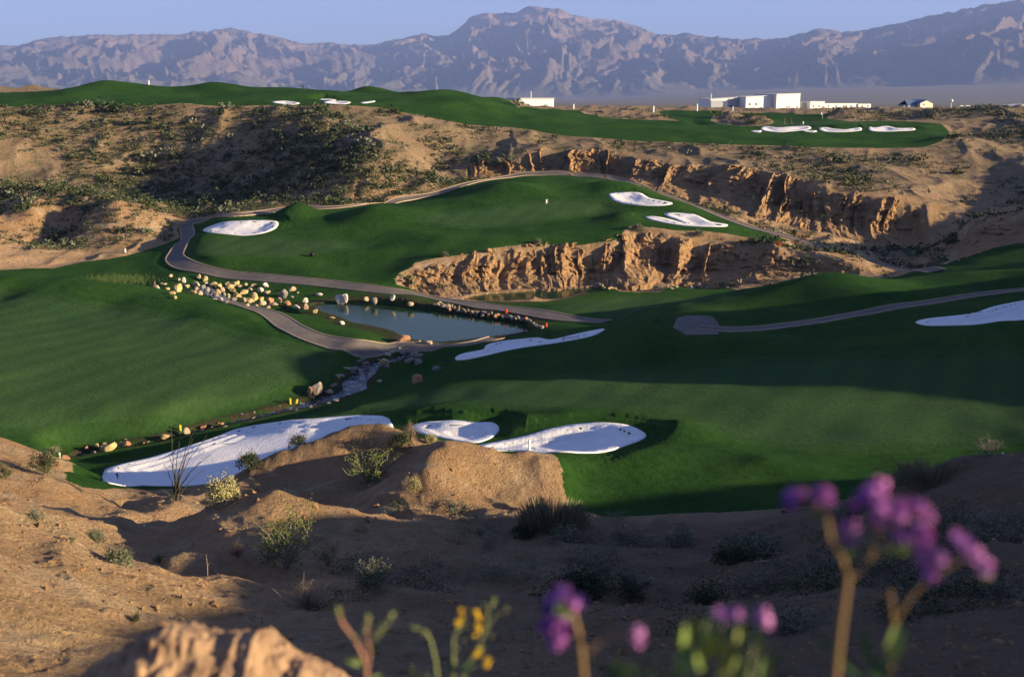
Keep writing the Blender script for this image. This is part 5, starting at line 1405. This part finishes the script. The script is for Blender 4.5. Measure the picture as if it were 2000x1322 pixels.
# long low building
b1 = at(1572, 215.5, 490)
lo = empty('long_building', b1, 'long low white flat roofed building right of the largest warehouse', 'building', rz=math.radians(16))
X1 = lambda px: (kx(px, 200) * 490) - b1[0]; z1 = lambda py: slope(py) * 490 - b1[2]
part('annexe', lo, X1(1572), X1(1584), 3, 12, -.5, z1(201), M_CREAM)
part('wall', lo, X1(1584), X1(1616), 0, 14, -.5, z1(198.5), M_WHITE); part('wall', lo, X1(1616.2), X1(1695), 1.5, 13, -.5, z1(202.3), M_WHITE); part('wall', lo, X1(1695.2), X1(1724), 1, 13, -.5, z1(203.3), M_WHITE)
part('parapet', lo, X1(1583.7), X1(1616.2), -.15, 0, z1(199.2), z1(198.2), M_TRIM)
for i, px_ in enumerate((1590, 1603, 1628, 1645, 1662, 1679, 1703, 1716)): part('window', lo, X1(px_), X1(px_ + 2.6), (1.42 if 1616 < px_ < 1695 else .92 if px_ > 1695 else -.07), (1.5 if 1616 < px_ < 1695 else 1.0 if px_ > 1695 else 0), z1(209.5), z1(206.5), M_DARKW)
# left small warehouse
b2 = at(1048, 212, 400)
sw = empty('warehouse', b2, 'plain white box shaped shed left of the centre behind the upper fairway', 'warehouse', rz=math.radians(18))
X2 = lambda px: (kx(px, 200) * 400) - b2[0]; z2 = lambda py: slope(py) * 400 - b2[2]
part('wall', sw, X2(1012), X2(1084), 0, 16, -1.2, z2(193), M_WHITE); part('roof', sw, X2(1011), X2(1085), -.3, 16.3, z2(193), z2(191.8), M_ROOF)
part('lean_to', sw, X2(989), X2(1012) - .05, 4, 16, -1.2, z2(195), M_GREYW)
part('door', sw, X2(1064), X2(1071), -.08, 0, -1.2, z2(204), M_GREYW); part('mast', sw, X2(1041.6), X2(1042.6), 3, 3.2, z2(191.8), z2(179), M_TRIM)
# gabled house
b3 = at(1800, 215, 450)
hs = empty('house', b3, 'small cream gabled house with a blue roof at the right', 'house', rz=math.radians(18))
X3 = lambda px: (kx(px, 200) * 450) - b3[0]; z3 = lambda py: slope(py) * 450 - b3[2]
xa, xm, xb = X3(1797), X3(1812), X3(1827)
v = [(xa, 0, -.6), (xb, 0, -.6), (xb, 0, z3(202)), (xm, 0, z3(196)), (xa, 0, z3(202)), (xa, 9, -.6), (xb, 9, -.6), (xb, 9, z3(202)), (xm, 9, z3(196)), (xa, 9, z3(202))]
bm = bmesh.new(); bv = [bm.verts.new(q) for q in v]
for f in ((0, 1, 2, 3, 4), (9, 8, 7, 6, 5), (1, 6, 7, 2), (0, 4, 9, 5)): bm.faces.new([bv[i] for i in f])
me = bpy.data.meshes.new('wall'); bm.to_mesh(me); bm.free(); me.materials.append(M_CREAM); link('wall', me, hs)
part('wall', hs, X3(1776), xa - .02, 2, 8, -.6, z3(205), M_GREYW)
prism('roof', hs, xa - .2, xm, 0, 9, 0, z3(202.4), z3(195.8), M_BLUE, .25); prism('roof', hs, xm + .55, xb + .2, 0, 9, 0, z3(196.2), z3(202.4), M_BLUE, .25)
v = [(X3(1774), 1.6, z3(205.5)), (xa + 1.2, 1.6, z3(205.5)), (xa + 2.4, 5, z3(196.4)), (X3(1778), 5, z3(196.4)), (X3(1774), 8.4, z3(205.5)), (xa + 1.2, 8.4, z3(205.5))]
link('roof', mesh_np('roof', v, quads=np.array([[0, 1, 2, 3], [3, 2, 5, 4]]), mat=M_BLUE, smooth=False), hs)
part('door', hs, X3(1801), X3(1804), -.06, 0, -.5, z3(207), M_TRIM); part('window', hs, X3(1804), X3(1807), -.06, 0, z3(206), z3(203.5), M_DARKW)
# far right shed
b4 = at(1985, 213, 520); fs = empty('shed', b4, 'white shed with grey roof cut by the right edge of the photo', 'shed')
u4 = 520 / F
part('wall', fs, -4, 2, 0, 8, -.6, 1.6, M_GREYW); part('wall', fs, 2.02, 7, -1, 8, -.6, 2.1, M_WHITE)
prism('roof', fs, -4, 2, -.2, 8, 0, 1.6, 2.2, M_ROOF, .2)
for px_, w_, lab in ((1879, 8, 'small white box van parked left of the white pickup on the plain'), (1891, 10, 'white pickup parked on the plain behind the dark bluff')):
    q = at(px_, 213.5, 500); vn = empty('parked_car', q, lab, 'car'); L = w_ * .25
    link('body', box_mesh('body', -L / 2 * 1.6, L / 2 * 1.6, 0, 1.7, .35, 1.1, M_PLASTIC, .12), vn); link('cab', box_mesh('cab', -L / 2, L / 3, .1, 1.6, 1.1, 1.75, M_PLASTIC, .15), vn)
    for sx in (-1, 1):
        s = Soup(); a = np.arange(14) / 14 * 6.283; ring = np.stack([np.cos(a) * .34 + sx * L * .5, np.full(14, -.02), np.sin(a) * .34 + .34], -1); r2 = ring + [0, .25, 0]
        s.add(np.vstack([ring, r2, [[sx * L * .5, -.02, .34]]]), q=np.stack([np.arange(14), (np.arange(14) + 1) % 14, (np.arange(14) + 1) % 14 + 14, np.arange(14) + 14], -1), t=np.stack([np.full(14, 28), np.arange(14), (np.arange(14) + 1) % 14], -1))
        link('wheel', s.mesh('wheel', M_BLACK, False), vn)
# tall round-headed post and water tank
def post(px, py, h, w, d, label, mat, name='post', cat='post', head=None, d_=None):
    p = at(px, py, d); z = land1(p[0], p[1]) if d < 330 else p[2]
    hh = h * d / F; s = Soup(); s.tube([[0, 0, -.3], [0, 0, hh]], w * d / F / 2, w * d / F / 2 * .9, 8)
    e = empty(name, (p[0], p[1], z), label, cat)
    link('shaft', s.mesh('shaft', mat), e)
    if head:
        s = Soup(); s.ball((0, 0, hh), head * d / F / 2, 2, (1, 1, 1.1)); link('head', s.mesh('head', mat), e)
    else:
        s = Soup(); s.ball((0, 0, hh), w * d / F / 2, 1, (1, 1, .5)); link('cap', s.mesh('cap', mat), e)
    return e
post(1857, 213, 15, 1.4, 400, 'tall post with a round white head right of the gabled house', M_TRIM, head=6)
post(1765, 216, 9, 1.6, 380, 'short pale post left of the gabled house', M_TRIM)
post(1276, 219, 11, 3.2, 325, 'white marker post at the edge of the upper turf, nearest the middle', M_TRIM)
post(1361, 215.5, 11, 3.2, 340, 'white marker post left of the largest warehouse', M_TRIM)
post(1120, 211.5, 7, 3.2, 345, 'white marker post just right of the white box shed', M_TRIM)
post(1431, 216, 7, 2.4, 345, 'white marker post in front of the largest warehouse', M_TRIM)
post(291, 168.5, 9, 2.6, 312, 'white marker post on the green hill at the upper left', M_TRIM)
# stakes near by
def stake(px, py, h, w, label, mat, rng_, lean=0.0, name='stake'):
    p = ground_at(px, py, *rng_); m = p[1] / F; r = w * m / 2
    me = box_mesh(name, -r, r, -r, r, -.15, h * m, mat, r * .3); o = link(name, me); o.location = p; o.rotation_euler = (0, lean, .3); o['label'] = label; o['category'] = 'stake'
stake(117, 893, 13, 3, 'short white stake on the left bank above the creek end', M_PLASTIC, (48, 70))
stake(1034, 884, 25, 4, 'white stake in front of the right bunker below the earth peak', M_PLASTIC, (50, 68))
stake(351, 821, 11, 4, 'yellow hazard stake beside the lower creek', M_YSTAKE, (70, 110))
stake(567, 783, 9, 3.4, 'left one of the pair of yellow stakes by the creek', M_YSTAKE, (75, 110))
stake(579, 782, 6, 3.4, 'right one of the pair of yellow stakes by the creek', M_YSTAKE, (75, 110), .3)
stake(662, 740, 8, 2.6, 'greenish yellow stake left of the upper creek rapids', M_YSTAKE, (85, 115))
stake(989, 611, 8, 4, 'red hazard stake on the bank between the pond and the cart path', M_RSTAKE, (115, 140))
stake(1067, 640, 8, 4, 'red hazard stake at the right tip of the pond', M_RSTAKE, (100, 135))
stake(245, 495, 7, 3, 'tiny white stake at the foot of the brown hill', M_PLASTIC, (140, 180))
# rakes lying in bunkers
def rake(px, py, L, label, rng_, rz):
    p = ground_at(px, py, *rng_); e = empty('bunker_rake', p + np.array([0, 0, .12]), label, 'rake', rz=rz)
    s = Soup(); s.tube([[-L / 2, 0, 0], [L / 2, 0, .05]], .022, .022, 6); link('handle', s.mesh('handle', M_BLACK), e)
    s = Soup(); s.tube([[-L / 2, -.35, 0], [-L / 2, .35, 0]], .03, .03, 5)
    for k in range(9): s.tube([[-L / 2, -.32 + k * .08, 0], [-L / 2, -.32 + k * .08, -.09]], .01, .006, 4)
    link('rake_head', s.mesh('rake_head', M_BLACK), e)
rake(440, 859, 1.7, 'dark rake lying in the far edge of the big lower left bunker', (60, 90), .1)
rake(1116, 662, 1.7, 'dark rake lying in the long shaded bunker below the pond', (95, 112), .2)
rake(1905, 614, 1.8, 'dark rake lying in the white bunker at the right edge', (85, 110), .3)
rake(500, 438, 1.8, 'dark rake lying in the shaded half of the plateau left bunker', (160, 185), -.2)
# flagstick
def flag(px, py, hpx, label, rng_, wdt=5):
    p = ground_at(px, py, *rng_); e = empty('flagstick', p, label, 'flag'); h = hpx * p[1] / F
    s = Soup(); s.tube([[0, 0, -.1], [0, 0, h]], .035, .03, 6); link('pole', s.mesh('pole', M_BLACK if wdt > 4 else M_TRIM), e)
    n = 8; t = np.linspace(0, 1, n); v = []
    for a in (0, 1):
        for k in t: v.append((-k * .42, .06 * math.sin(k * 5), h - .02 - .72 * a - .08 * k))
    q = [[i, i + 1, n + i + 1, n + i] for i in range(n - 1)]
    link('flag', mesh_np('flag', v, quads=np.array(q), mat=M_SHIRTW), e)
flag(1071, 412, 24, 'white flag on a dark pole on the plateau green', (165, 195))
flag(1606, 236, 13, 'small white flag behind the upper right green', (265, 320), 3)
# black ball shaped marker on the lower plateau slope
p = ground_at(610, 506, 135, 170); s = Soup(); s.ball((0, 0, .32), .36, 3, (1, 1, .95)); s.tube([[0, 0, -.1], [0, 0, .15]], .16, .16, 8)
o = link('round_marker', s.mesh('round_marker', M_BLACK)); o.location = p; o['label'] = 'small black round marker on the turf slope below the plateau'; o['category'] = 'marker'
for px, py, w, lab in ((282, 1028, .045, 'tiny white ball lying at the tip of the dark ridge'), (1958, 886, .06, 'small white marker on the crest of the right ridge')):
    p = ground_at(px, py + 2, 25, 60); s = Soup(); s.ball((0, 0, w), w, 2); o = link('golf_ball', s.mesh('golf_ball', M_PLASTIC)); o.location = p; o['label'] = lab; o['category'] = 'ball'
# ------------------------------------------------------------------ golfers
def person(px, py, hpx, label, shirt, trous, rng_, face=0.0, bend=0.0, club=True):
    p = ground_at(px, py, *rng_); H = 1.76; e = empty('person', p, label, 'person', rz=face)
    J = {'pelvis': (0, 0, .93), 'chest': (0, .06 + bend * .25, 1.28 - bend * .06), 'neck': (0, .07 + bend * .4, 1.47 - bend * .12), 'head': (0, .10 + bend * .5, 1.60 - bend * .14), 'top': (0, .10 + bend * .52, 1.70 - bend * .14),
         'lh': (.12, 0, .90), 'lk': (.16, .05, .49), 'la': (.17, -.02, .09), 'lt': (.20, .14, .04), 'rh': (-.12, 0, .90), 'rk': (-.16, .05, .49), 'ra': (-.17, -.02, .09), 'rt': (-.20, .14, .04),
         'ls': (.19, .07 + bend * .36, 1.42 - bend * .1), 'le': (.22, .12 + bend * .5, 1.14 - bend * .1), 'lw': (.06, .28 + bend * .5, .98 - bend * .1), 'rs': (-.19, .07 + bend * .36, 1.42 - bend * .1), 're': (-.22, .12 + bend * .5, 1.14 - bend * .1), 'rw': (-.03, .30 + bend * .5, .94 - bend * .1)}
    R = dict(pelvis=.15, chest=.16, neck=.06, head=.095, top=.07, lh=.095, lk=.062, la=.042, lt=.04, rh=.095, rk=.062, ra=.042, rt=.04, ls=.07, le=.048, lw=.035, rs=.07, re=.048, rw=.035)
    E = [('pelvis', 'chest'), ('chest', 'neck'), ('neck', 'head'), ('head', 'top'), ('pelvis', 'lh'), ('lh', 'lk'), ('lk', 'la'), ('la', 'lt'), ('pelvis', 'rh'), ('rh', 'rk'), ('rk', 'ra'), ('ra', 'rt'), ('chest', 'ls'), ('ls', 'le'), ('le', 'lw'), ('chest', 'rs'), ('rs', 're'), ('re', 'rw')]
    nm = list(J); me = bpy.data.meshes.new('body'); me.from_pydata([J[k] for k in nm], [(nm.index(a), nm.index(b)) for a, b in E], [])
    o = link('body', me, e); md = o.modifiers.new('skin', 'SKIN'); sv = me.skin_vertices[0].data
    for i, k in enumerate(nm): sv[i].radius = (R[k], R[k])
    sv[0].use_root = True
    o.modifiers.new('sub', 'SUBSURF').levels = 1
    dg = bpy.context.evaluated_depsgraph_get(); nme = bpy.data.meshes.new_from_object(o.evaluated_get(dg)); o.modifiers.clear(); o.data = nme
    nme.materials.clear()
    for m_ in (shirt, trous, M_SKIN, M_BLACK, M_HAIR): nme.materials.append(m_)
    hz_ = 1.50 - bend * .12
    for f in nme.polygons:
        c = f.center
        f.material_index = 4 if c.z > hz_ + .16 else 2 if c.z > hz_ or (abs(c.x) < .17 and c.y > .2 + bend * .4 and c.z < 1.1) else 0 if c.z > .95 else 3 if c.z < .08 else 1
        f.use_smooth = True
    if club:
        s = Soup(); w = np.array(J['rw']); s.tube([w + [.02, 0, .06], w + [.05, .55, -.86 + bend * .1]], .018, .012, 5); link('golf_club', s.mesh('golf_club', M_METAL), e)
    return e
person(1568.5, 249, 15, 'golfer in a white shirt standing on the upper right green', M_SHIRTW, M_KHAKI, (262, 300), 1.2)
person(1543, 244, 12, 'golfer in dark clothes right of another dark dressed golfer behind the bunkers', M_GSHIRT, M_TROUS, (266, 310), -1.0, .2)
person(1532, 243.5, 12, 'leftmost golfer in khaki standing behind the upper right bunkers', M_GSHIRT, M_KHAKI, (266, 310), .4)
person(592, 183, 7, 'small dark figure standing on the green hill at the upper left', M_TROUS, M_TROUS, (285, 340), .5, 0, False)
print('small things', round(time.time() - T0, 1))

# ------------------------------------------------------------------ small trees in front of the low building
for i, (px, h, lab) in enumerate(((1487, 6, 'sparse young tree before the middle bay of the largest warehouse'), (1541, 8, 'sparse young tree before the tallest bay of the largest warehouse'), (1557, 7, 'sparse young tree at the right corner of the tallest bay'),
    (1608, 7, 'young tree before the taller end of the long low building'), (1627, 6, 'young tree left of the middle of the long low building'), (1652, 6, 'young tree at the middle of the long low building'), (1668, 5, 'small round tree right of the middle of the long low building'), (1745, 5, 'dark low tree between the long low building and the house'))):
    p = at(px, 215.5, 455); m = 455 / F; rs = np.random.default_rng(i); e = empty('young_tree', p, lab, 'tree')
    s = Soup(); s.tube([[0, 0, -.5], [.05, 0, h * m * .5], [0, 0, h * m * .8]], .07, .03, 5); link('trunk', s.mesh('trunk', M_BARK), e)
    s = Soup(); c = rs.normal(size=(90, 3)) * np.array([.5, .5, .35]) * h * m * .35 + [0, 0, h * m * .75]; s.leaves(c, .28, rs); link('crown', s.mesh('crown', M_SCRUB, False), e)

# ------------------------------------------------------------------ nearest things: earth crust and flowers
def near_crust():
    rs = np.random.default_rng(4)
    top = P2('''120 1345; 165 1322; 190 1300; 225 1282; 262 1262; 290 1245; 318 1236; 345 1242; 372 1250; 400 1252; 430 1262; 452 1252; 475 1256; 492 1248; 505 1258; 520 1272; 545 1288; 565 1300; 600 1312; 640 1335; 670 1370''')
    D0 = 3.6; n = 260; k = np.linspace(0, 1, n)
    x_ = np.interp(k, np.linspace(0, 1, len(top)), top[:, 0]); y_ = np.interp(k, np.linspace(0, 1, len(top)), top[:, 1])
    P = np.array([at(a, b, D0 + .0) for a, b in zip(x_, y_)])
    rows = 110; V = np.zeros((n, rows, 3))
    for j in range(rows):
        t = j / (rows - 1)
        if t < .35: q = (t / .35); dy = .75 * (1 - q); dz = -.55 * (1 - q) ** 1.6
        else: q = (t - .35) / .65; dy = -1.1 * q; dz = -.55 * q - .18 * q * q
        V[:, j] = P + np.array([0, dy, dz])
    x, y, z = V[..., 0], V[..., 1], V[..., 2]
    disp = .02 * n3(x / .13, y / .13, z / .13, 5) + .035 * np.maximum(0, n3(x / .045, y / .045, z / .045, 9)) + .024 * np.maximum(0, n3(x / .02, y / .02, z / .02, 13))
    V[..., 2] += disp; V[..., 1] -= disp * .6
    i = np.arange(n * rows).reshape(n, rows); q = np.stack([i[:-1, :-1], i[:-1, 1:], i[1:, 1:], i[1:, :-1]], -1).reshape(-1, 4)
    s_ = NT('crust_earth'); PP = s_.pos(); s_.col(s_.mix(s_.rng(s_.noise(PP, 9, 4, .6), .4, .65), (.36, .23, .135), (.25, .15, .09))); s_.nor(s_.bump(s_.noise(PP, 40, 4, .7), .7, .02))
    link('earth_crust', mesh_np('earth_crust', V.reshape(-1, 3), quads=q[:, ::-1], mat=s_.m), kind='structure')
    for c in range(34):
        a = rs.uniform(.12, .88); j = int(a * (n - 1)); p = P[j] + [rs.normal() * .02, rs.uniform(-.12, .06), rs.uniform(-.02, .02)]
    return P
near_crust()

def blob_flower(par, c, r, mat, name='flower_head', seed=0, n=70, mat2=None):
    rs = np.random.default_rng(seed); s = Soup()
    q = rs.normal(size=(n, 3)); q /= np.linalg.norm(q, axis=1)[:, None]
    s.leaves(np.asarray(c) + q * r * rs.uniform(.45, 1, n)[:, None], r * .95, rs, .2, 1.3)
    return link(name, s.mesh(name, mat, False), par)
def stem(par, pts, r0, r1, mat, name='stem', k=9):
    P = catmull(pts, 5); s = Soup(); s.tube(P, r0 * .62, r1 * .62, k); return link(name, s.mesh(name, mat), par)
def leaf(par, a, b, w, mat, name='leaf'):
    a, b = np.asarray(a), np.asarray(b); d = b - a; side = np.cross(d, [.2, 1, .1]); side /= np.linalg.norm(side) + 1e-9
    n = 9; t = np.linspace(0, 1, n); wd = w * np.sin(np.pi * np.clip(t * .93 + .05, 0, 1)) ** .8
    mid = a + d * t[:, None] + np.array([0, -1, .3]) * (.12 * np.linalg.norm(d) * np.sin(np.pi * t))[:, None]
    V = np.vstack([mid - side * wd[:, None], mid + np.array([0, .004, -.004]), mid + side * wd[:, None]])
    i = np.arange(n - 1); q = np.vstack([np.stack([k * n + i, k * n + i + 1, (k + 1) * n + i + 1, (k + 1) * n + i], -1) for k in (0, 1)])
    return link(name, mesh_np(name, V, quads=q, mat=mat), par)
def near(px, py, d): return at(px, py, d)
def flower(base, label, cat='wildflower', name='wildflower'):
    p = near(*base); e = empty(name, p, label, cat); return e, p
# tall purple one on the right
D = 1.6
e, o0 = flower((1640, 1330, D), 'tall purple scorpionweed with forked tan stem at the lower right')
L = lambda px, py, dd=0: near(px, py, D + dd) - o0
stem(e, [L(1622, 1420), L(1640, 1240), L(1648, 1180), L(1656, 1120)], .0105, .009, M_PSTEM)
stem(e, [L(1656, 1122), L(1640, 1080), L(1622, 1050), L(1615, 1010), L(1600, 985)], .0078, .005, M_PSTEM)
stem(e, [L(1656, 1130), L(1680, 1112), L(1700, 1085), L(1715, 1050), L(1712, 1000), L(1722, 970)], .0068, .004, M_PSTEM)
stem(e, [L(1700, 1090), L(1730, 1075), L(1765, 1055), L(1790, 1045)], .0048, .003, M_PSTEM)
stem(e, [L(1715, 1050), L(1690, 1065), L(1672, 1045), L(1660, 1030)], .003, .002, M_GRSTEM)
stem(e, [L(1622, 1000), L(1590, 985), L(1560, 975)], .0035, .0025, M_PSTEM)
for k, (px, py, r, m) in enumerate([(1550, 972, 20, 0), (1540, 980, 14, 1), (1568, 968, 14, 0), (1608, 968, 20, 0), (1622, 975, 12, 0), (1658, 1030, 19, 0), (1665, 1055, 13, 0), (1685, 975, 16, 1), (1700, 965, 18, 0), (1716, 955, 22, 0), (1720, 985, 19, 0), (1712, 1015, 16, 0), (1750, 1000, 22, 0), (1760, 985, 14, 0),
        (1792, 990, 17, 0), (1810, 1005, 16, 0), (1800, 1040, 20, 0), (1780, 1055, 14, 0), (1812, 1080, 22, 0), (1820, 1100, 20, 0), (1838, 1090, 14, 0), (1870, 1050, 17, 0), (1885, 1065, 15, 0), (1905, 1085, 18, 0), (1922, 1105, 18, 0), (1760, 1048, 12, 1), (1668, 990, 13, 1)]):
    blob_flower(e, L(px, py, rnd.uniform(-.03, .03)), r * D / F, (M_PURPLE, M_VIOLET)[m], seed=k)
for k, (px, py, r) in enumerate([(1600, 1000, 13), (1765, 1068, 13), (1735, 1075, 9), (1660, 1078, 9)]): blob_flower(e, L(px, py), r * D / F, M_PLEAF, 'bud', 50 + k, 40)
e, o0 = flower((1740, 1335, D + .12), 'second purple scorpionweed with dim stem right of the tall one'); L = lambda px, py, dd=0: near(px, py, D + .12 + dd) - o0
stem(e, [L(1725, 1400), L(1745, 1240), L(1738, 1150)], .006, .004, M_PSTEM); stem(e, [L(1745, 1220), L(1780, 1165), L(1820, 1130), L(1880, 1090)], .005, .0035, M_PSTEM)
blob_flower(e, L(1818, 1125), .013, M_PURPLE, seed=61); blob_flower(e, L(1925, 1120), .012, M_PLEAF, 'bud', 62, 30)
leaf(e, L(1735, 1300), L(1755, 1215), .016, M_PLEAF); leaf(e, L(1700, 1290), L(1735, 1330), .02, M_DLEAF); leaf(e, L(1690, 1330), L(1585, 1228), .008, M_DLEAF); leaf(e, L(1700, 1300), L(1680, 1225), .008, M_DLEAF)
# small purple one in the middle
D = 1.75
e, o0 = flower((1150, 1335, D), 'small purple scorpionweed with tan stem at the bottom centre'); L = lambda px, py, dd=0: near(px, py, D + dd) - o0
stem(e, [L(1145, 1400), L(1135, 1270), L(1125, 1220), L(1118, 1195)], .0095, .007, M_PSTEM); stem(e, [L(1148, 1275), L(1180, 1245), L(1215, 1235), L(1240, 1240)], .005, .003, M_PSTEM)
for k, (px, py, r, m) in enumerate([(1100, 1160, 20, 0), (1085, 1175, 20, 0), (1120, 1180, 18, 0), (1072, 1190, 16, 1), (1135, 1175, 14, 0), (1095, 1225, 20, 0), (1090, 1250, 18, 0), (1070, 1225, 18, 1), (1247, 1235, 13, 0), (1245, 1250, 14, 0)]):
    blob_flower(e, L(px, py, rnd.uniform(-.02, .02)), r * D / F, (M_PURPLE, M_VIOLET)[m], seed=80 + k)
for k, (px, py, r) in enumerate([(1095, 1185, 11), (1108, 1200, 10)]): blob_flower(e, L(px, py, -.03), r * D / F, M_PLEAF, 'bud', 95 + k, 30)
# leafy purple one right of the middle
D = 1.6
e, o0 = flower((1430, 1345, D), 'leafy yellow green wildflower clump with two purple heads at the bottom'); L = lambda px, py, dd=0: near(px, py, D + dd) - o0
for k, (px, py, r) in enumerate([(1405, 1198, 14), (1420, 1202, 13), (1438, 1198, 15), (1490, 1202, 17), (1497, 1215, 13), (1483, 1208, 10)]): blob_flower(e, L(px, py), r * D / F, M_PURPLE, seed=110 + k)
stem(e, [L(1420, 1400), L(1415, 1280), L(1410, 1215)], .006, .004, M_GRSTEM); stem(e, [L(1450, 1400), L(1465, 1290), L(1485, 1225)], .006, .003, M_GRSTEM)
rl = random.Random(3)
for k in range(46):
    a = (rl.uniform(1325, 1500), rl.uniform(1260, 1345)); up = rl.uniform(30, 75)
    leaf(e, L(a[0], a[1], rl.uniform(-.06, .08)), L(a[0] + rl.uniform(-22, 22), a[1] - up, rl.uniform(-.06, .08)), rl.uniform(.004, .009), rl.choice((M_PLEAF, M_PLEAF, M_DLEAF, M_GRSTEM)))
for k in range(26):
    a = (rl.uniform(1180, 1330), rl.uniform(1300, 1345)); 
    leaf(e, L(a[0], a[1], .1), L(a[0] + rl.uniform(-22, 22), a[1] - rl.uniform(14, 34), .1), rl.uniform(.003, .007), rl.choice((M_DLEAF, M_DLEAF, M_PLEAF)))
# yellow one
D = 2.6
e, o0 = flower((880, 1340, D), 'slender yellow flowered stem bending over at the bottom centre'); L = lambda px, py, dd=0: near(px, py, D + dd) - o0
stem(e, [L(888, 1400), L(886, 1310), L(886, 1265), L(888, 1240), L(905, 1215), L(922, 1203)], .0052, .003, M_GRSTEM)
stem(e, [L(895, 1400), L(905, 1318), L(925, 1280), L(945, 1240), L(952, 1205), L(952, 1178)], .0056, .003, M_GRSTEM)
stem(e, [L(945, 1240), L(965, 1205), L(988, 1190)], .0034, .0022, M_GRSTEM); stem(e, [L(900, 1330), L(925, 1300), L(945, 1288)], .0036, .0025, M_GRSTEM)
stem(e, [L(922, 1222), L(905, 1225), L(888, 1240)], .003, .002, M_GRSTEM)
for k, (px, py, r) in enumerate([(901, 1192, 6), (931, 1197, 7), (934, 1205, 7), (895, 1214, 7), (933, 1222, 8), (935, 1232, 6), (926, 1239, 6), (931, 1276, 9), (936, 1270, 6), (952, 1290, 9), (950, 1297, 7), (903, 1205, 5)]): blob_flower(e, L(px, py), r * D / F, M_YELLOW, 'flower_head', 130 + k, 40)
for k, (px, py, r) in enumerate([(965, 1170, 5), (962, 1180, 5), (990, 1189, 5), (912, 1190, 5), (905, 1248, 4), (892, 1266, 4), (888, 1290, 5), (960, 1240, 4), (945, 1180, 4)]): blob_flower(e, L(px, py), r * D / F, M_GRSTEM, 'bud', 150 + k, 26)
leaf(e, L(905, 1318), L(920, 1290), .010, M_DLEAF); leaf(e, L(890, 1318), L(875, 1285), .009, M_DLEAF); leaf(e, L(935, 1280), L(948, 1262), .007, M_PLEAF)
e, o0 = flower((850, 1340, D), 'bare slender stem with a curled tip left of the yellow flowers'); L = lambda px, py, dd=0: near(px, py, D + dd) - o0
stem(e, [L(858, 1400), L(853, 1310), L(845, 1265), L(835, 1238), L(820, 1228), L(808, 1224)], .0056, .003, M_GRSTEM)
for k, (px, py, r) in enumerate([(808, 1224, 6), (826, 1236, 6), (829, 1230, 5)]): blob_flower(e, L(px, py), r * D / F, M_GRSTEM, 'bud', 170 + k, 26)
e, o0 = flower((815, 1342, D), 'short green sprouts between the red stem and the curled stem'); L = lambda px, py, dd=0: near(px, py, D + dd) - o0
for a, b, w in (((812, 1335), (808, 1292), .008), ((835, 1340), (838, 1312), .007), ((800, 1345), (822, 1322), .006)): leaf(e, L(*a), L(*b), w, M_GRSTEM)
# red stemmed one
D = 2.3
e, o0 = flower((716, 1340, D), 'red stemmed forked weed with pale buds at the bottom left of centre'); L = lambda px, py, dd=0: near(px, py, D + dd) - o0
stem(e, [L(717, 1400), L(716, 1320), L(712, 1288), L(690, 1245), L(668, 1215), L(661, 1188)], .0075, .0045, M_REDSTEM)
stem(e, [L(716, 1310), L(722, 1270), L(716, 1245), L(719, 1208)], .0055, .0035, M_REDSTEM); stem(e, [L(722, 1265), L(740, 1240), L(758, 1218), L(766, 1200)], .0034, .0022, M_GRSTEM)
for k, (px, py, r) in enumerate([(661, 1190, 8), (663, 1200, 7), (719, 1205, 7), (714, 1230, 7), (694, 1246, 8), (731, 1243, 7), (740, 1232, 6), (748, 1222, 5), (767, 1200, 7), (758, 1208, 5), (719, 1216, 5)]): blob_flower(e, L(px, py), r * D / F, M_GRSTEM, 'bud', 190 + k, 30)
leaf(e, L(712, 1295), L(676, 1285), .013, M_PLEAF); leaf(e, L(735, 1275), L(728, 1252), .011, M_DLEAF); leaf(e, L(722, 1335), L(745, 1318), .01, M_PLEAF)
print('all', round(time.time() - T0, 1))
